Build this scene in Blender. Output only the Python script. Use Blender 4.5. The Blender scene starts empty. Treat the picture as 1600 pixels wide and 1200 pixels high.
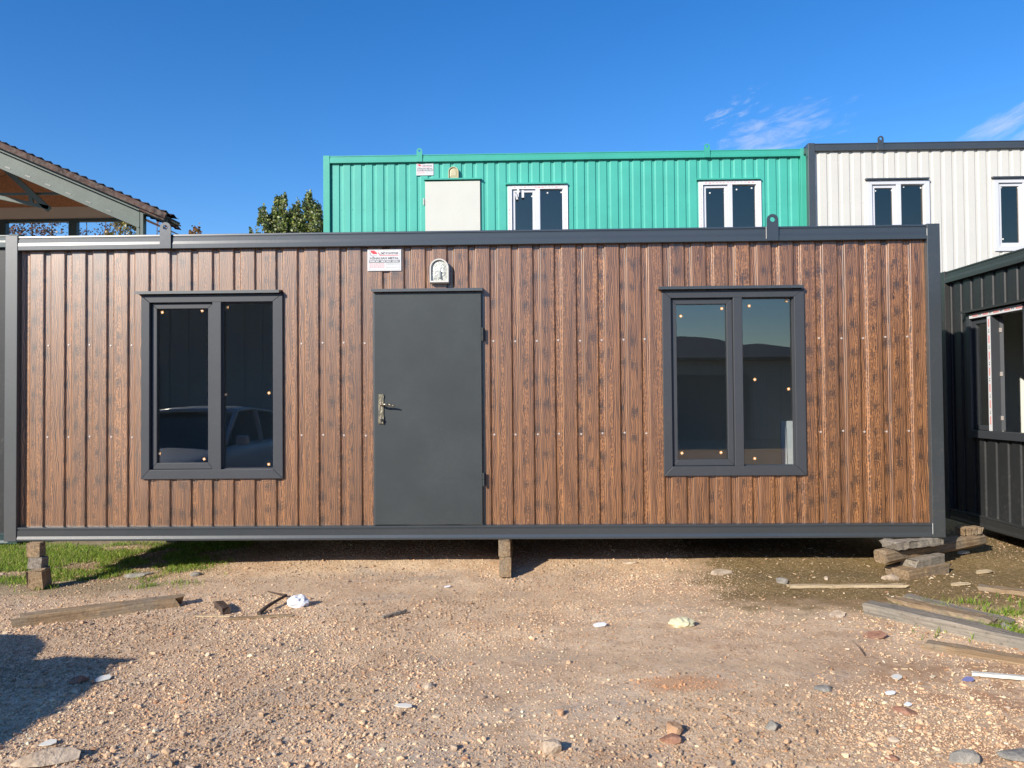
import bpy, bmesh, math, random
import numpy as np
from mathutils import Vector, Matrix
random.seed(7); rng = np.random.default_rng(11)
S = bpy.context.scene; COL = S.collection
EYE = 1.5
# ------------------------------------------------------------------ camera
cd = bpy.data.cameras.new('camera'); cam = bpy.data.objects.new('camera', cd); COL.objects.link(cam); S.camera = cam
cd.sensor_width = 36; cd.lens = 27.0; cd.clip_start = 0.05; cd.clip_end = 20000
RT = Vector((0.99971532, 0.02236999, -0.00829811)); UP = Vector((0.00875953, -0.02060842, 0.99974925)); FW = Vector((-0.02219337, 0.99953733, 0.0207985))
M3 = Matrix((RT, UP, -FW)).transposed()
cam.matrix_world = Matrix.Translation((0, 0, EYE)) @ M3.to_4x4()
# ------------------------------------------------------------------ light
SUN_AZ = math.radians(39.0)     # light travels towards +X,+Y at this angle from +Y
SUN_EL = math.radians(25.5)
Ldir = Vector((math.sin(SUN_AZ)*math.cos(SUN_EL), math.cos(SUN_AZ)*math.cos(SUN_EL), -math.sin(SUN_EL)))
sl = bpy.data.lights.new('sun', 'SUN'); sl.energy = 5.0; sl.angle = math.radians(0.53); sl.color = (1.0, 0.92, 0.80)
so = bpy.data.objects.new('sun', sl); COL.objects.link(so); so.rotation_euler = Ldir.to_track_quat('-Z', 'Y').to_euler(); so.location = (-20, -25, 20)
S.view_settings.view_transform = 'Standard'; S.view_settings.look = 'None'; S.view_settings.gamma = 1.0; S.view_settings.exposure = 0.34
S.render.engine = 'CYCLES'
S.cycles.max_bounces = 8; S.cycles.transparent_max_bounces = 12

W = bpy.data.worlds.new('World'); S.world = W; W.use_nodes = True
nt = W.node_tree; N = nt.nodes; L = nt.links; N.clear()
wout = N.new('ShaderNodeOutputWorld'); bg = N.new('ShaderNodeBackground'); bg.inputs[1].default_value = 0.118
sky = N.new('ShaderNodeTexSky'); sky.sky_type = 'NISHITA'; sky.sun_disc = False
sky.sun_elevation = SUN_EL; sky.sun_rotation = math.pi + SUN_AZ
sky.altitude = 300; sky.air_density = 1.0; sky.dust_density = 0.25; sky.ozone_density = 3.0
hs = N.new('ShaderNodeHueSaturation'); hs.inputs['Saturation'].default_value = 1.34; hs.inputs['Value'].default_value = 1.27; hs.inputs['Hue'].default_value = 0.509
L.new(sky.outputs[0], hs.inputs['Color'])
tc = N.new('ShaderNodeTexCoord')
def wmath(op, a, b=None, c=None, clamp=False):
    n = N.new('ShaderNodeMath'); n.operation = op; n.use_clamp = clamp
    for i, v in enumerate((a, b, c)):
        if v is None: continue
        if isinstance(v, (int, float)): n.inputs[i].default_value = v
        else: L.new(v, n.inputs[i])
    return n.outputs[0]
wsep = N.new('ShaderNodeSeparateXYZ'); L.new(tc.outputs['Generated'], wsep.inputs[0])
az = wmath('ARCTAN2', wsep.outputs[0], wsep.outputs[1])
el = wmath('ARCSINE', wsep.outputs[2])
def cloud(azc, elc, wa, we, tilt, sx, sy, lo, hi, seed, strength):
    da = wmath('SUBTRACT', az, azc); de = wmath('SUBTRACT', el, elc)
    de2 = wmath('SUBTRACT', de, wmath('MULTIPLY', da, tilt))
    m = wmath('ADD', wmath('POWER', wmath('ABSOLUTE', wmath('DIVIDE', da, wa)), 2.0), wmath('POWER', wmath('ABSOLUTE', wmath('DIVIDE', de2, we)), 2.0))
    mask = wmath('SUBTRACT', 1.0, m, clamp=True)
    cx = N.new('ShaderNodeCombineXYZ'); L.new(wmath('MULTIPLY', da, sx), cx.inputs[0]); L.new(wmath('MULTIPLY', de2, sy), cx.inputs[1]); cx.inputs[2].default_value = seed
    nz = N.new('ShaderNodeTexNoise'); nz.inputs['Scale'].default_value = 1.0; nz.inputs['Detail'].default_value = 9; nz.inputs['Roughness'].default_value = 0.62; nz.inputs['Distortion'].default_value = 0.4
    L.new(cx.outputs[0], nz.inputs[0])
    v = wmath('ADD', nz.outputs[0], wmath('MULTIPLY', wmath('SUBTRACT', mask, 1.0), 0.35))
    mr = N.new('ShaderNodeMapRange'); mr.interpolation_type = 'SMOOTHSTEP'; mr.inputs[1].default_value = lo; mr.inputs[2].default_value = hi; mr.clamp = True
    L.new(v, mr.inputs[0])
    return wmath('MULTIPLY', wmath('MULTIPLY', mr.outputs[0], wmath('MULTIPLY', mask, 1.6, clamp=True)), strength)
c1 = cloud(0.315, 0.318, 0.125, 0.042, 0.16, 22, 70, 0.33, 0.74, 2.0, 0.52)
c2 = cloud(0.262, 0.350, 0.06, 0.028, 0.3, 40, 110, 0.42, 0.68, 7.3, 0.4)
c3 = cloud(0.58, 0.283, 0.14, 0.05, 0.35, 14, 60, 0.30, 0.72, 4.1, 0.5)
call = wmath('MAXIMUM', wmath('MAXIMUM', c1, c2), c3)
mx = N.new('ShaderNodeMix'); mx.data_type = 'RGBA'; L.new(call, mx.inputs[0]); L.new(hs.outputs[0], mx.inputs[6]); mx.inputs[7].default_value = (5.2, 5.5, 6.3, 1)
L.new(mx.outputs[2], bg.inputs[0]); L.new(bg.outputs[0], wout.inputs[0])

# ------------------------------------------------------------------ helpers
def tag(o, label=None, cat=None, group=None, kind=None):
    if label: o['label'] = label
    if cat: o['category'] = cat
    if group: o['group'] = group
    if kind: o['kind'] = kind
    return o
def empty(name, loc=(0, 0, 0), rz=0.0):
    o = bpy.data.objects.new(name, None); COL.objects.link(o); o.location = loc; o.rotation_euler = (0, 0, rz); o.empty_display_size = 0.2
    return o
class MB:
    def __init__(s): s.v = []; s.f = []; s.mi = []; s.m = 0
    def add(s, vs, fs):
        n = len(s.v); s.v += [tuple(v) for v in vs]
        for f in fs: s.f.append(tuple(i+n for i in f)); s.mi.append(s.m)
        return s
    def box(s, x0, x1, y0, y1, z0, z1, rot=None, piv=None):
        vs = [Vector((x, y, z)) for x in (x0, x1) for y in (y0, y1) for z in (z0, z1)]
        if rot is not None:
            p = Vector(piv) if piv else Vector(((x0+x1)/2, (y0+y1)/2, (z0+z1)/2)); vs = [p + rot @ (v-p) for v in vs]
        return s.add(vs, [(0,1,3,2),(4,6,7,5),(0,4,5,1),(2,3,7,6),(0,2,6,4),(1,5,7,3)])
    def beam(s, p0, p1, w, h, up=(0,0,1)):
        p0 = Vector(p0); p1 = Vector(p1); d = (p1-p0).normalized(); sd = d.cross(Vector(up)).normalized(); u = sd.cross(d)
        vs = [p + sd*a*w/2 + u*b*h/2 for p in (p0, p1) for a, b in ((-1,-1),(1,-1),(1,1),(-1,1))]
        return s.add(vs, [(0,1,2,3),(7,6,5,4),(0,4,5,1),(1,5,6,2),(2,6,7,3),(3,7,4,0)])
    def cyl(s, p0, p1, r0, r1=None, n=12, caps=True):
        r1 = r0 if r1 is None else r1
        p0 = Vector(p0); p1 = Vector(p1); d = (p1-p0).normalized(); a = d.orthogonal().normalized(); b = d.cross(a)
        vs = []
        for p, r in ((p0, r0), (p1, r1)):
            for i in range(n):
                t = 2*math.pi*i/n; vs.append(p + a*math.cos(t)*r + b*math.sin(t)*r)
        fs = [(i, (i+1) % n, n+(i+1) % n, n+i) for i in range(n)]
        if caps: fs += [tuple(range(n-1, -1, -1)), tuple(range(n, 2*n))]
        return s.add(vs, fs)
    def tube(s, pts, radii, n=8):
        for i in range(len(pts)-1): s.cyl(pts[i], pts[i+1], radii[i], radii[i+1], n)
        return s
    def prism(s, prof, axis, a0, a1):   # closed 2D profile extruded along an axis; 'x': prof=(y,z)  'y': (x,z)  'z': (x,y)
        def P(p, a): return {'x': (a, p[0], p[1]), 'y': (p[0], a, p[1]), 'z': (p[0], p[1], a)}[axis]
        n = len(prof); vs = [P(p, a0) for p in prof] + [P(p, a1) for p in prof]
        return s.add(vs, [(i, (i+1) % n, n+(i+1) % n, n+i) for i in range(n)] + [tuple(range(n-1, -1, -1)), tuple(range(n, 2*n))])
    def build(s, name, mat, parent=None, smooth=False, bevel=0.0, seg=2, fixn=True):
        me = bpy.data.meshes.new(name); me.from_pydata(s.v, [], s.f)
        for m in (mat if isinstance(mat, (list, tuple)) else [mat]): me.materials.append(m)
        if isinstance(mat, (list, tuple)): me.polygons.foreach_set('material_index', s.mi)
        if fixn:
            bm = bmesh.new(); bm.from_mesh(me); bmesh.ops.recalc_face_normals(bm, faces=bm.faces); bm.to_mesh(me); bm.free()
        if smooth: me.polygons.foreach_set('use_smooth', [True]*len(me.polygons))
        o = bpy.data.objects.new(name, me); COL.objects.link(o)
        if parent: o.parent = parent
        if bevel:
            b = o.modifiers.new('bevel', 'BEVEL'); b.width = bevel; b.segments = seg; b.limit_method = 'ANGLE'; b.angle_limit = math.radians(40)
        return o
# value noise in numpy for the terrain
def _h(ix, iy, s): 
    v = np.sin(ix*127.1 + iy*311.7 + s*74.7)*43758.5453; return v - np.floor(v)
def vnoise(x, y, s=0.0):
    x = np.asarray(x, float); y = np.asarray(y, float); ix = np.floor(x); iy = np.floor(y); fx = x-ix; fy = y-iy
    fx = fx*fx*(3-2*fx); fy = fy*fy*(3-2*fy)
    a = _h(ix, iy, s); b = _h(ix+1, iy, s); c = _h(ix, iy+1, s); d = _h(ix+1, iy+1, s)
    return (a*(1-fx)+b*fx)*(1-fy) + (c*(1-fx)+d*fx)*fy
def fbm(x, y, s=0.0, o=4):
    r = 0; a = 0.5
    for k in range(o): r = r + a*vnoise(np.asarray(x)*2**k, np.asarray(y)*2**k, s+k*3.1); a *= 0.5
    return r
def sst(a, b, x):
    t = np.clip((np.asarray(x, float)-a)/(b-a), 0, 1); return t*t*(3-2*t)
def ground_z(x, y):
    x = np.asarray(x, float); y = np.asarray(y, float)
    z = -0.05*sst(-2.0, -4.5, x) + 0.03*sst(5.9, 6.5, y)*sst(-3.6, -1.5, x) + 0.07*sst(6.45, 6.95, y)*sst(-4.2, -2.0, x)
    near = 1-sst(9, 14, np.hypot(x, y-4))
    z = z + near*(0.05*(fbm(x*0.9, y*0.9, 1.0)-0.45) + 0.018*(fbm(x*4, y*4, 5.0)-0.45) + 0.007*(fbm(x*17, y*17, 9.0, 3)-0.45))
    return z
def gz(x, y): return float(ground_z(x, y))

# ------------------------------------------------------------------ materials
class G:
    """small node-graph helper"""
    def __init__(s, name):
        s.m = bpy.data.materials.new(name); s.m.use_nodes = True; s.nt = s.m.node_tree; s.N = s.nt.nodes; s.L = s.nt.links
        s.b = s.N['Principled BSDF']; s.tc = s.N.new('ShaderNodeTexCoord'); s.obj = s.tc.outputs['Object']
    def _set(s, sock, v):
        if isinstance(v, (int, float, tuple, list)): sock.default_value = v
        else: s.L.new(v, sock)
    def math(s, op, a, b=None, c=None, clamp=False):
        n = s.N.new('ShaderNodeMath'); n.operation = op; n.use_clamp = clamp
        for i, v in enumerate((a, b, c)):
            if v is not None: s._set(n.inputs[i], v)
        return n.outputs[0]
    def sep(s, v): n = s.N.new('ShaderNodeSeparateXYZ'); s.L.new(v, n.inputs[0]); return n.outputs
    def comb(s, x, y, z):
        n = s.N.new('ShaderNodeCombineXYZ')
        for i, v in enumerate((x, y, z)): s._set(n.inputs[i], v)
        return n.outputs[0]
    def scale(s, v, sc): n = s.N.new('ShaderNodeMapping'); s.L.new(v, n.inputs[0]); n.inputs['Scale'].default_value = sc; return n.outputs[0]
    def noise(s, v, sc, det=4, rough=0.55, dist=0.0, col=False):
        n = s.N.new('ShaderNodeTexNoise'); s.L.new(v, n.inputs[0]); n.inputs['Scale'].default_value = sc; n.inputs['Detail'].default_value = det; n.inputs['Roughness'].default_value = rough; n.inputs['Distortion'].default_value = dist
        return n.outputs[1 if col else 0]
    def vor(s, v, sc, rnd=1.0, dims='3D', out='Distance', feat='F1'):
        n = s.N.new('ShaderNodeTexVoronoi'); n.voronoi_dimensions = dims; n.feature = feat; s.L.new(v, n.inputs['Vector']); n.inputs['Scale'].default_value = sc; n.inputs['Randomness'].default_value = rnd
        return n.outputs[out] if out != 'all' else n.outputs
    def rng(s, v, a, b, c=0.0, d=1.0, smooth=True):
        n = s.N.new('ShaderNodeMapRange'); n.interpolation_type = 'SMOOTHSTEP' if smooth else 'LINEAR'; s.L.new(v, n.inputs[0])
        for i, k in enumerate((a, b, c, d)): n.inputs[i+1].default_value = k
        return n.outputs[0]
    def ramp(s, v, stops):
        n = s.N.new('ShaderNodeValToRGB'); s.L.new(v, n.inputs[0]); e = n.color_ramp.elements
        while len(e) < len(stops): e.new(0.5)
        for i, (p, c) in enumerate(stops): e[i].position = p; e[i].color = (*c, 1)
        return n.outputs[0]
    def mix(s, f, a, b, mode='MIX'):
        n = s.N.new('ShaderNodeMix'); n.data_type = 'RGBA'; n.blend_type = mode
        s._set(n.inputs[0], f); s._set(n.inputs[6], (*a, 1) if isinstance(a, tuple) and len(a) == 3 else a); s._set(n.inputs[7], (*b, 1) if isinstance(b, tuple) and len(b) == 3 else b)
        return n.outputs[2]
    def bump(s, h, st, dist=0.01):
        n = s.N.new('ShaderNodeBump'); n.inputs['Strength'].default_value = st; n.inputs['Distance'].default_value = dist; s.L.new(h, n.inputs['Height']); s.L.new(n.outputs[0], s.b.inputs['Normal'])
        return n
    def put(s, **k):
        for a, v in k.items():
            nm = {'color': 'Base Color', 'rough': 'Roughness', 'metal': 'Metallic', 'spec': 'Specular IOR Level', 'coat': 'Coat Weight', 'coatr': 'Coat Roughness', 'normal': 'Normal'}[a]
            if isinstance(v, tuple) and len(v) == 3: v = (*v, 1)
            s._set(s.b.inputs[nm], v)
        return s.m
def paint(name, col, rough=0.4, var=0.12, dirt=0.25, dirtcol=(0.30, 0.24, 0.18), bump=0.15, spec=0.5, bs=3.0, rn=0.16):
    g = G(name); n1 = g.noise(g.obj, 1.7, 5, 0.6); n2 = g.noise(g.obj, 34, 4, 0.6)
    a = tuple(c*(1-var) for c in col); b = tuple(min(1, c*(1+var)) for c in col)
    c = g.mix(g.rng(n1, 0.3, 0.7), a, b)
    c = g.mix(g.math('MULTIPLY', g.math('MULTIPLY', g.rng(n2, 0.5, 0.8), g.rng(n1, 0.35, 0.65)), dirt), c, dirtcol)
    r = g.math('ADD', g.math('MULTIPLY', g.math('SUBTRACT', n2, 0.5), rn), rough)
    g.bump(g.noise(g.scale(g.obj, (1, 1, 0.35)), bs, 2, 0.4), bump, 0.02)
    return g.put(color=c, rough=r, spec=spec)
def plain(name, col, rough=0.6, spec=0.4, metal=0.0, var=0.1, sc=30):
    g = G(name); n = g.noise(g.obj, sc, 4); a = tuple(c*(1-var) for c in col); b = tuple(min(1, c*(1+var)) for c in col)
    return g.put(color=g.mix(n, a, b), rough=rough, spec=spec, metal=metal)
# printed wood sheet
def wood_sheet():
    g = G('printed wood sheet'); x, y, z = g.sep(g.obj)
    big = g.noise(g.comb(g.math('MULTIPLY', x, 3.0), 0.0, g.math('MULTIPLY', z, 1.1)), 1.0, 3, 0.5)
    wob = g.math('MULTIPLY', g.math('SUBTRACT', big, 0.5), 0.05)
    # knots in staggered rows: one lattice cell per board and 0.22 m, offsets by board
    wn = g.noise(g.comb(g.math('MULTIPLY', x, 45.0), 0.0, g.math('MULTIPLY', z, 26.0)), 1.0, 3, 0.6, col=True)
    ws = g.sep(wn)
    kx = g.math('ADD', g.math('MULTIPLY', x, 1/0.0913), g.math('MULTIPLY', g.math('SUBTRACT', ws[0], 0.5), 0.22))
    kz = g.math('ADD', g.math('MULTIPLY', z, 1/0.215), g.math('MULTIPLY', g.math('SUBTRACT', ws[1], 0.5), 0.30))
    wnc = g.N.new('ShaderNodeTexWhiteNoise'); wnc.noise_dimensions = '1D'; g.L.new(g.math('FLOOR', g.math('ADD', kx, 0.0)), wnc.inputs['W']); colr = wnc.outputs[0]; colc = g.sep(wnc.outputs[1])
    vo = g.vor(g.comb(kx, g.math('ADD', kz, g.math('MULTIPLY', colr, 7.3)), 0.0), 1.0, 0.30, '2D', 'all')
    dist = vo['Distance']; pos = g.sep(vo['Position'])
    lum = g.sep(vo['Color'])
    du = g.math('MULTIPLY', g.math('SUBTRACT', kx, pos[0]), 0.0913); dv = g.math('MULTIPLY', g.math('SUBTRACT', g.math('ADD', kz, g.math('MULTIPLY', colr, 7.3)), pos[1]), 0.215)
    size = g.rng(lum[0], 0.0, 1.0, 0.020, 0.038, False)
    rr = g.math('ADD', g.math('POWER', g.math('ABSOLUTE', g.math('DIVIDE', du, size)), 2.0), g.math('POWER', g.math('ABSOLUTE', g.math('DIVIDE', dv, g.math('MULTIPLY', size, 1.25))), 2.0))
    rr = g.math('ADD', rr, g.math('MULTIPLY', g.math('SUBTRACT', ws[1], 0.5), 1.3)); core = g.rng(rr, 0.55, 0.10)
    halo = g.rng(rr, 2.6, 0.4)
    arc = g.math('ADD', dv, g.math('MULTIPLY', g.math('POWER', g.math('ABSOLUTE', du), 2.0), g.math('MULTIPLY', g.math('SUBTRACT', lum[2], 0.25), 34.0)))
    strp = g.math('ADD', 0.5, g.math('MULTIPLY', g.math('SINE', g.math('MULTIPLY', g.math('ADD', arc, g.math('MULTIPLY', g.math('SUBTRACT', ws[2], 0.5), 0.018)), 330.0)), 0.5))
    knot = g.math('MULTIPLY', g.math('MAXIMUM', g.math('MULTIPLY', core, 0.85), g.math('MULTIPLY', halo, g.math('POWER', strp, 1.5))), g.math('MULTIPLY', g.rng(colc[0], 0.30, 0.42, 0.12, 1.0), g.rng(lum[1], 0.05, 0.25, 0.35, 1.0)))
    push = g.math('MULTIPLY', g.rng(dist, 0.5, 0.05), 0.010)
    gx = g.math('ADD', g.math('ADD', x, wob), push)
    fine = g.noise(g.comb(g.math('MULTIPLY', gx, 260.0), 0.0, g.math('MULTIPLY', z, 5.0)), 1.0, 4, 0.7)
    mid = g.noise(g.comb(g.math('MULTIPLY', gx, 70.0), 3.0, g.math('MULTIPLY', z, 2.2)), 1.0, 4, 0.65, 0.6)
    wv = g.N.new('ShaderNodeTexWave'); wv.wave_type = 'BANDS'; wv.bands_direction = 'X'; wv.inputs['Scale'].default_value = 1.0; wv.inputs['Distortion'].default_value = 5.5; wv.inputs['Detail'].default_value = 2.5; wv.inputs['Detail Scale'].default_value = 0.8
    g.L.new(g.comb(g.math('MULTIPLY', gx, 24.0), 0.0, g.math('MULTIPLY', z, 3.6)), wv.inputs[0])
    v = g.math('ADD', g.math('MULTIPLY', mid, 0.62), g.math('ADD', g.math('MULTIPLY', wv.outputs[1], 0.20), g.math('MULTIPLY', fine, 0.30)))
    c = g.ramp(v, [(0.38, (0.020, 0.0075, 0.003)), (0.47, (0.080, 0.031, 0.010)), (0.55, (0.170, 0.070, 0.023)), (0.67, (0.39, 0.175, 0.060))])
    # small orange curls in some columns
    orr = g.math('MULTIPLY', g.rng(g.noise(g.comb(g.math('MULTIPLY', x, 16.0), 5.0, g.math('MULTIPLY', z, 0.25)), 1.0, 1), 0.52, 0.60), g.rng(g.vor(g.comb(g.math('MULTIPLY', x, 95.0), 0.0, g.math('MULTIPLY', z, 38.0)), 1.0), 0.55, 0.25))
    c = g.mix(g.math('MULTIPLY', orr, 0.65), c, (0.56, 0.24, 0.075))
    bi = g.math('FLOOR', g.math('DIVIDE', g.math('SUBTRACT', x, 0.302-0.117-0.011), 0.1822)); wn2 = g.N.new('ShaderNodeTexWhiteNoise'); wn2.noise_dimensions = '1D'; g.L.new(bi, wn2.inputs['W'])
    c = g.mix(g.rng(wn2.outputs[0], 0.0, 1.0, 0.0, 0.38, False), c, (0.085, 0.040, 0.017))
    sheet = g.noise(g.comb(g.math('MULTIPLY', x, 9.0), 1.0, g.math('MULTIPLY', z, 0.35)), 1.0, 2)
    c = g.mix(g.rng(sheet, 0.35, 0.7, 0.0, 0.22), c, (0.13, 0.062, 0.032))
    c = g.mix(g.math('MULTIPLY', g.rng(big, 0.4, 0.65), 0.12), c, (0.13, 0.065, 0.04))
    streak = g.math('MULTIPLY', knot, g.rng(fine, 0.35, 0.65, 1.0, 0.55))
    c = g.mix(streak, c, (0.024, 0.016, 0.011))
    r = g.math('ADD', 0.40, g.math('MULTIPLY', fine, 0.10))
    g.bump(g.math('ADD', g.math('MULTIPLY', g.noise(g.scale(g.obj, (1, 1, 0.3)), 7, 2), 1.0), g.math('MULTIPLY', fine, 0.03)), 0.10, 0.02)
    g.b.inputs['Coat IOR'].default_value = 1.92; return g.put(color=c, rough=r, spec=0.25, coat=0.9, coatr=0.37)
def glass(name, tint=(0.85, 0.87, 0.87), refl=2.3, gc=(1.0, 0.97, 0.90)):
    m = bpy.data.materials.new(name); m.use_nodes = True; nt = m.node_tree; n = nt.nodes; l = nt.links; n.clear()
    o = n.new('ShaderNodeOutputMaterial'); t = n.new('ShaderNodeBsdfTransparent'); t.inputs[0].default_value = (*tint, 1)
    gl = n.new('ShaderNodeBsdfGlossy'); gl.inputs['Roughness'].default_value = 0.004; gl.inputs['Color'].default_value = (*gc, 1)
    tcx = n.new('ShaderNodeTexCoord'); nz = n.new('ShaderNodeTexNoise'); nz.inputs['Scale'].default_value = 1.6; nz.inputs['Detail'].default_value = 1; l.new(tcx.outputs['Object'], nz.inputs[0])
    bp = n.new('ShaderNodeBump'); bp.inputs['Strength'].default_value = 0.02; bp.inputs['Distance'].default_value = 0.02; l.new(nz.outputs[0], bp.inputs['Height']); l.new(bp.outputs[0], gl.inputs['Normal'])
    ge = n.new('ShaderNodeNewGeometry'); dt = n.new('ShaderNodeVectorMath'); dt.operation = 'DOT_PRODUCT'; l.new(ge.outputs['Incoming'], dt.inputs[0]); l.new(ge.outputs['Normal'], dt.inputs[1])
    def mm(op, a, b=None):
        q = n.new('ShaderNodeMath'); q.operation = op; q.use_clamp = (op == 'SUBTRACT')
        for i, v in enumerate((a, b)):
            if v is None: continue
            if isinstance(v, (int, float)): q.inputs[i].default_value = v
            else: l.new(v, q.inputs[i])
        return q.outputs[0]
    f0 = 0.04*refl; mu_ = mm('ADD', mm('MULTIPLY', mm('POWER', mm('SUBTRACT', 1.0, mm('ABSOLUTE', dt.outputs['Value'])), 5.0), 1.0-f0), f0)
    class mu: outputs = [mu_]
    mxs = n.new('ShaderNodeMixShader'); l.new(mu.outputs[0], mxs.inputs[0]); l.new(t.outputs[0], mxs.inputs[1]); l.new(gl.outputs[0], mxs.inputs[2]); l.new(mxs.outputs[0], o.inputs[0])
    return m
M = {}
M['wood'] = wood_sheet()
M['anth'] = paint('anthracite steel paint', (0.036, 0.043, 0.047), 0.5, 0.08, 0.10, bump=0.10, spec=0.6)
for k in ('anth',): M[k].node_tree.nodes['Principled BSDF'].inputs['Coat Weight'].default_value = 1.0; M[k].node_tree.nodes['Principled BSDF'].inputs['Coat Roughness'].default_value = 0.33
M['anth_rail'] = paint('anthracite rail steel', (0.040, 0.047, 0.052), 0.30, 0.05, 0.04, bump=0.02, spec=0.9, rn=0.05)
M['door'] = paint('anthracite door paint', (0.044, 0.052, 0.054), 0.50, 0.11, 0.05, bump=0.10, spec=0.35)
M['pvc'] = paint('anthracite window profile', (0.048, 0.053, 0.061), 0.48, 0.04, 0.05, bump=0.02, spec=0.4)
M['pvcw'] = paint('white window profile', (0.60, 0.61, 0.64), 0.35, 0.03, 0.08, bump=0.02)
M['green'] = paint('green cladding paint', (0.062, 0.40, 0.315), 0.42, 0.06, 0.10, (0.10, 0.32, 0.25), bump=0.14)
M['greenf'] = paint('green frame paint', (0.046, 0.36, 0.27), 0.40, 0.05, 0.10, (0.10, 0.32, 0.25), bump=0.05)
M['cream'] = paint('off white cladding paint', (0.575, 0.56, 0.51), 0.42, 0.03, 0.15, (0.42, 0.38, 0.32), bump=0.12)
M['darks'] = paint('dark grey green cladding paint', (0.027, 0.029, 0.031), 0.46, 0.08, 0.15, bump=0.12, spec=0.35)
M['darkf'] = paint('dark grey green frame paint', (0.036, 0.037, 0.037), 0.36, 0.08, 0.10, bump=0.05)
M['teal'] = paint('teal frame paint', (0.018, 0.048, 0.052), 0.4, 0.08, 0.2, bump=0.05)
M['doorw'] = paint('cream door paint', (0.56, 0.56, 0.50), 0.5, 0.03, 0.25, (0.40, 0.37, 0.30), bump=0.06)
M['inside'] = plain('interior lining board', (0.66, 0.65, 0.61), 0.7, 0.2, var=0.05, sc=6)
M['insidew'] = plain('white interior lining board', (0.80, 0.82, 0.76), 0.7, 0.2, var=0.05, sc=6)
M['floor'] = plain('interior floor board', (0.16, 0.12, 0.09), 0.6, 0.3)
M['glass'] = glass('window glass')
M['glassd'] = glass('tinted window glass', (0.60, 0.60, 0.58), 3.0, (1.0, 0.84, 0.66))
M['pad'] = plain('orange cork glass pad', (0.72, 0.36, 0.10), 0.8)
M['padw'] = plain('white foam glass pad', (0.75, 0.75, 0.72), 0.8)
M['lampb'] = plain('white lamp plastic', (0.60, 0.59, 0.55), 0.35)
M['lampo'] = plain('yellowed lamp plastic', (0.52, 0.47, 0.30), 0.4)
M['signw'] = plain('white sign plate', (0.62, 0.62, 0.63), 0.35)
M['red'] = plain('red sign print', (0.70, 0.05, 0.07), 0.5)
M['pink'] = plain('pale red print', (0.72, 0.30, 0.30), 0.6)
M['grey'] = plain('grey sign print', (0.14, 0.15, 0.16), 0.5)
M['lgrey'] = plain('pale grey print', (0.42, 0.45, 0.43), 0.5)
M['screw'] = plain('bright screw cap', (0.62, 0.55, 0.50), 0.35, 0.6, 0.3)
M['brass'] = paint('antique brass', (0.36, 0.31, 0.22), 0.35, 0.35, 0.5, (0.05, 0.045, 0.035), bump=0.3, bs=60); M['brass'].node_tree.nodes['Principled BSDF'].inputs['Metallic'].default_value = 0.85
M['black'] = plain('black metal', (0.022, 0.022, 0.024), 0.4, 0.6)
M['film'] = plain('white protective film', (0.74, 0.74, 0.76), 0.5)
M['pchip'] = plain('chipped pale edge', (0.6, 0.6, 0.58), 0.6)
def lens_mat():
    g = G('ribbed lamp lens'); n = g.vor(g.obj, 70, 1.0); g.bump(n, 0.8, 0.006)
    return g.put(color=g.mix(g.rng(n, 0.0, 0.6), (0.22, 0.24, 0.21), (0.58, 0.60, 0.55)), rough=0.25, spec=0.7)
M['lens'] = lens_mat()
def timber_mat(name, a, b, c, gray=0.5, axis='x'):
    g = G(name); x, y, z = g.sep(g.obj)
    gr = g.noise(g.comb(g.math('MULTIPLY', x, 2.0), g.math('MULTIPLY', y, 55.0), g.math('MULTIPLY', z, 55.0)), 1.0, 5, 0.65, 0.5)
    big = g.noise(g.obj, 5.0, 4, 0.6); sp = g.noise(g.obj, 40, 4, 0.6)
    col = g.ramp(gr, [(0.28, a), (0.5, b), (0.75, c)])
    col = g.mix(g.math('MULTIPLY', g.rng(big, 0.45, 0.65), gray), col, (0.20, 0.19, 0.16))
    col = g.mix(g.math('MULTIPLY', g.rng(sp, 0.56, 0.72), 0.5), col, (0.08, 0.065, 0.045))
    g.bump(g.math('ADD', gr, g.math('MULTIPLY', sp, 0.6)), 0.7, 0.012)
    return g.put(color=col, rough=0.85, spec=0.2)
M['timber'] = timber_mat('weathered timber', (0.13, 0.085, 0.05), (0.30, 0.21, 0.125), (0.46, 0.34, 0.21), 0.45)
M['timberg'] = timber_mat('grey weathered timber', (0.12, 0.10, 0.08), (0.27, 0.235, 0.19), (0.40, 0.34, 0.27), 0.5)
M['timberl'] = timber_mat('pale sawn timber', (0.34, 0.25, 0.15), (0.52, 0.41, 0.26), (0.66, 0.54, 0.36), 0.12)
M['twig'] = timber_mat('dark twig bark', (0.04, 0.028, 0.02), (0.09, 0.06, 0.045), (0.16, 0.12, 0.09), 0.2)
def rock_mat(name, a, b):
    g = G(name); n = g.noise(g.obj, 14, 6, 0.65); n2 = g.noise(g.obj, 60, 4, 0.6); g.bump(g.math('ADD', n, g.math('MULTIPLY', n2, 0.4)), 0.8, 0.015)
    return g.put(color=g.mix(g.math('MULTIPLY', g.rng(n2, 0.5, 0.7), 0.4), g.mix(g.rng(n, 0.35, 0.65), a, b), tuple(c*0.45 for c in a)), rough=0.9, spec=0.2)
M['rock'] = rock_mat('pale limestone', (0.40, 0.30, 0.21), (0.62, 0.50, 0.37))
M['rockg'] = rock_mat('grey stone', (0.20, 0.19, 0.17), (0.36, 0.33, 0.28))
M['brick'] = rock_mat('broken brick', (0.26, 0.13, 0.085), (0.38, 0.21, 0.14))
M['rocko'] = rock_mat('orange stone', (0.38, 0.22, 0.12), (0.52, 0.33, 0.20))
M['paper'] = plain('crumpled white paper', (0.76, 0.79, 0.83), 0.7)
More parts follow.
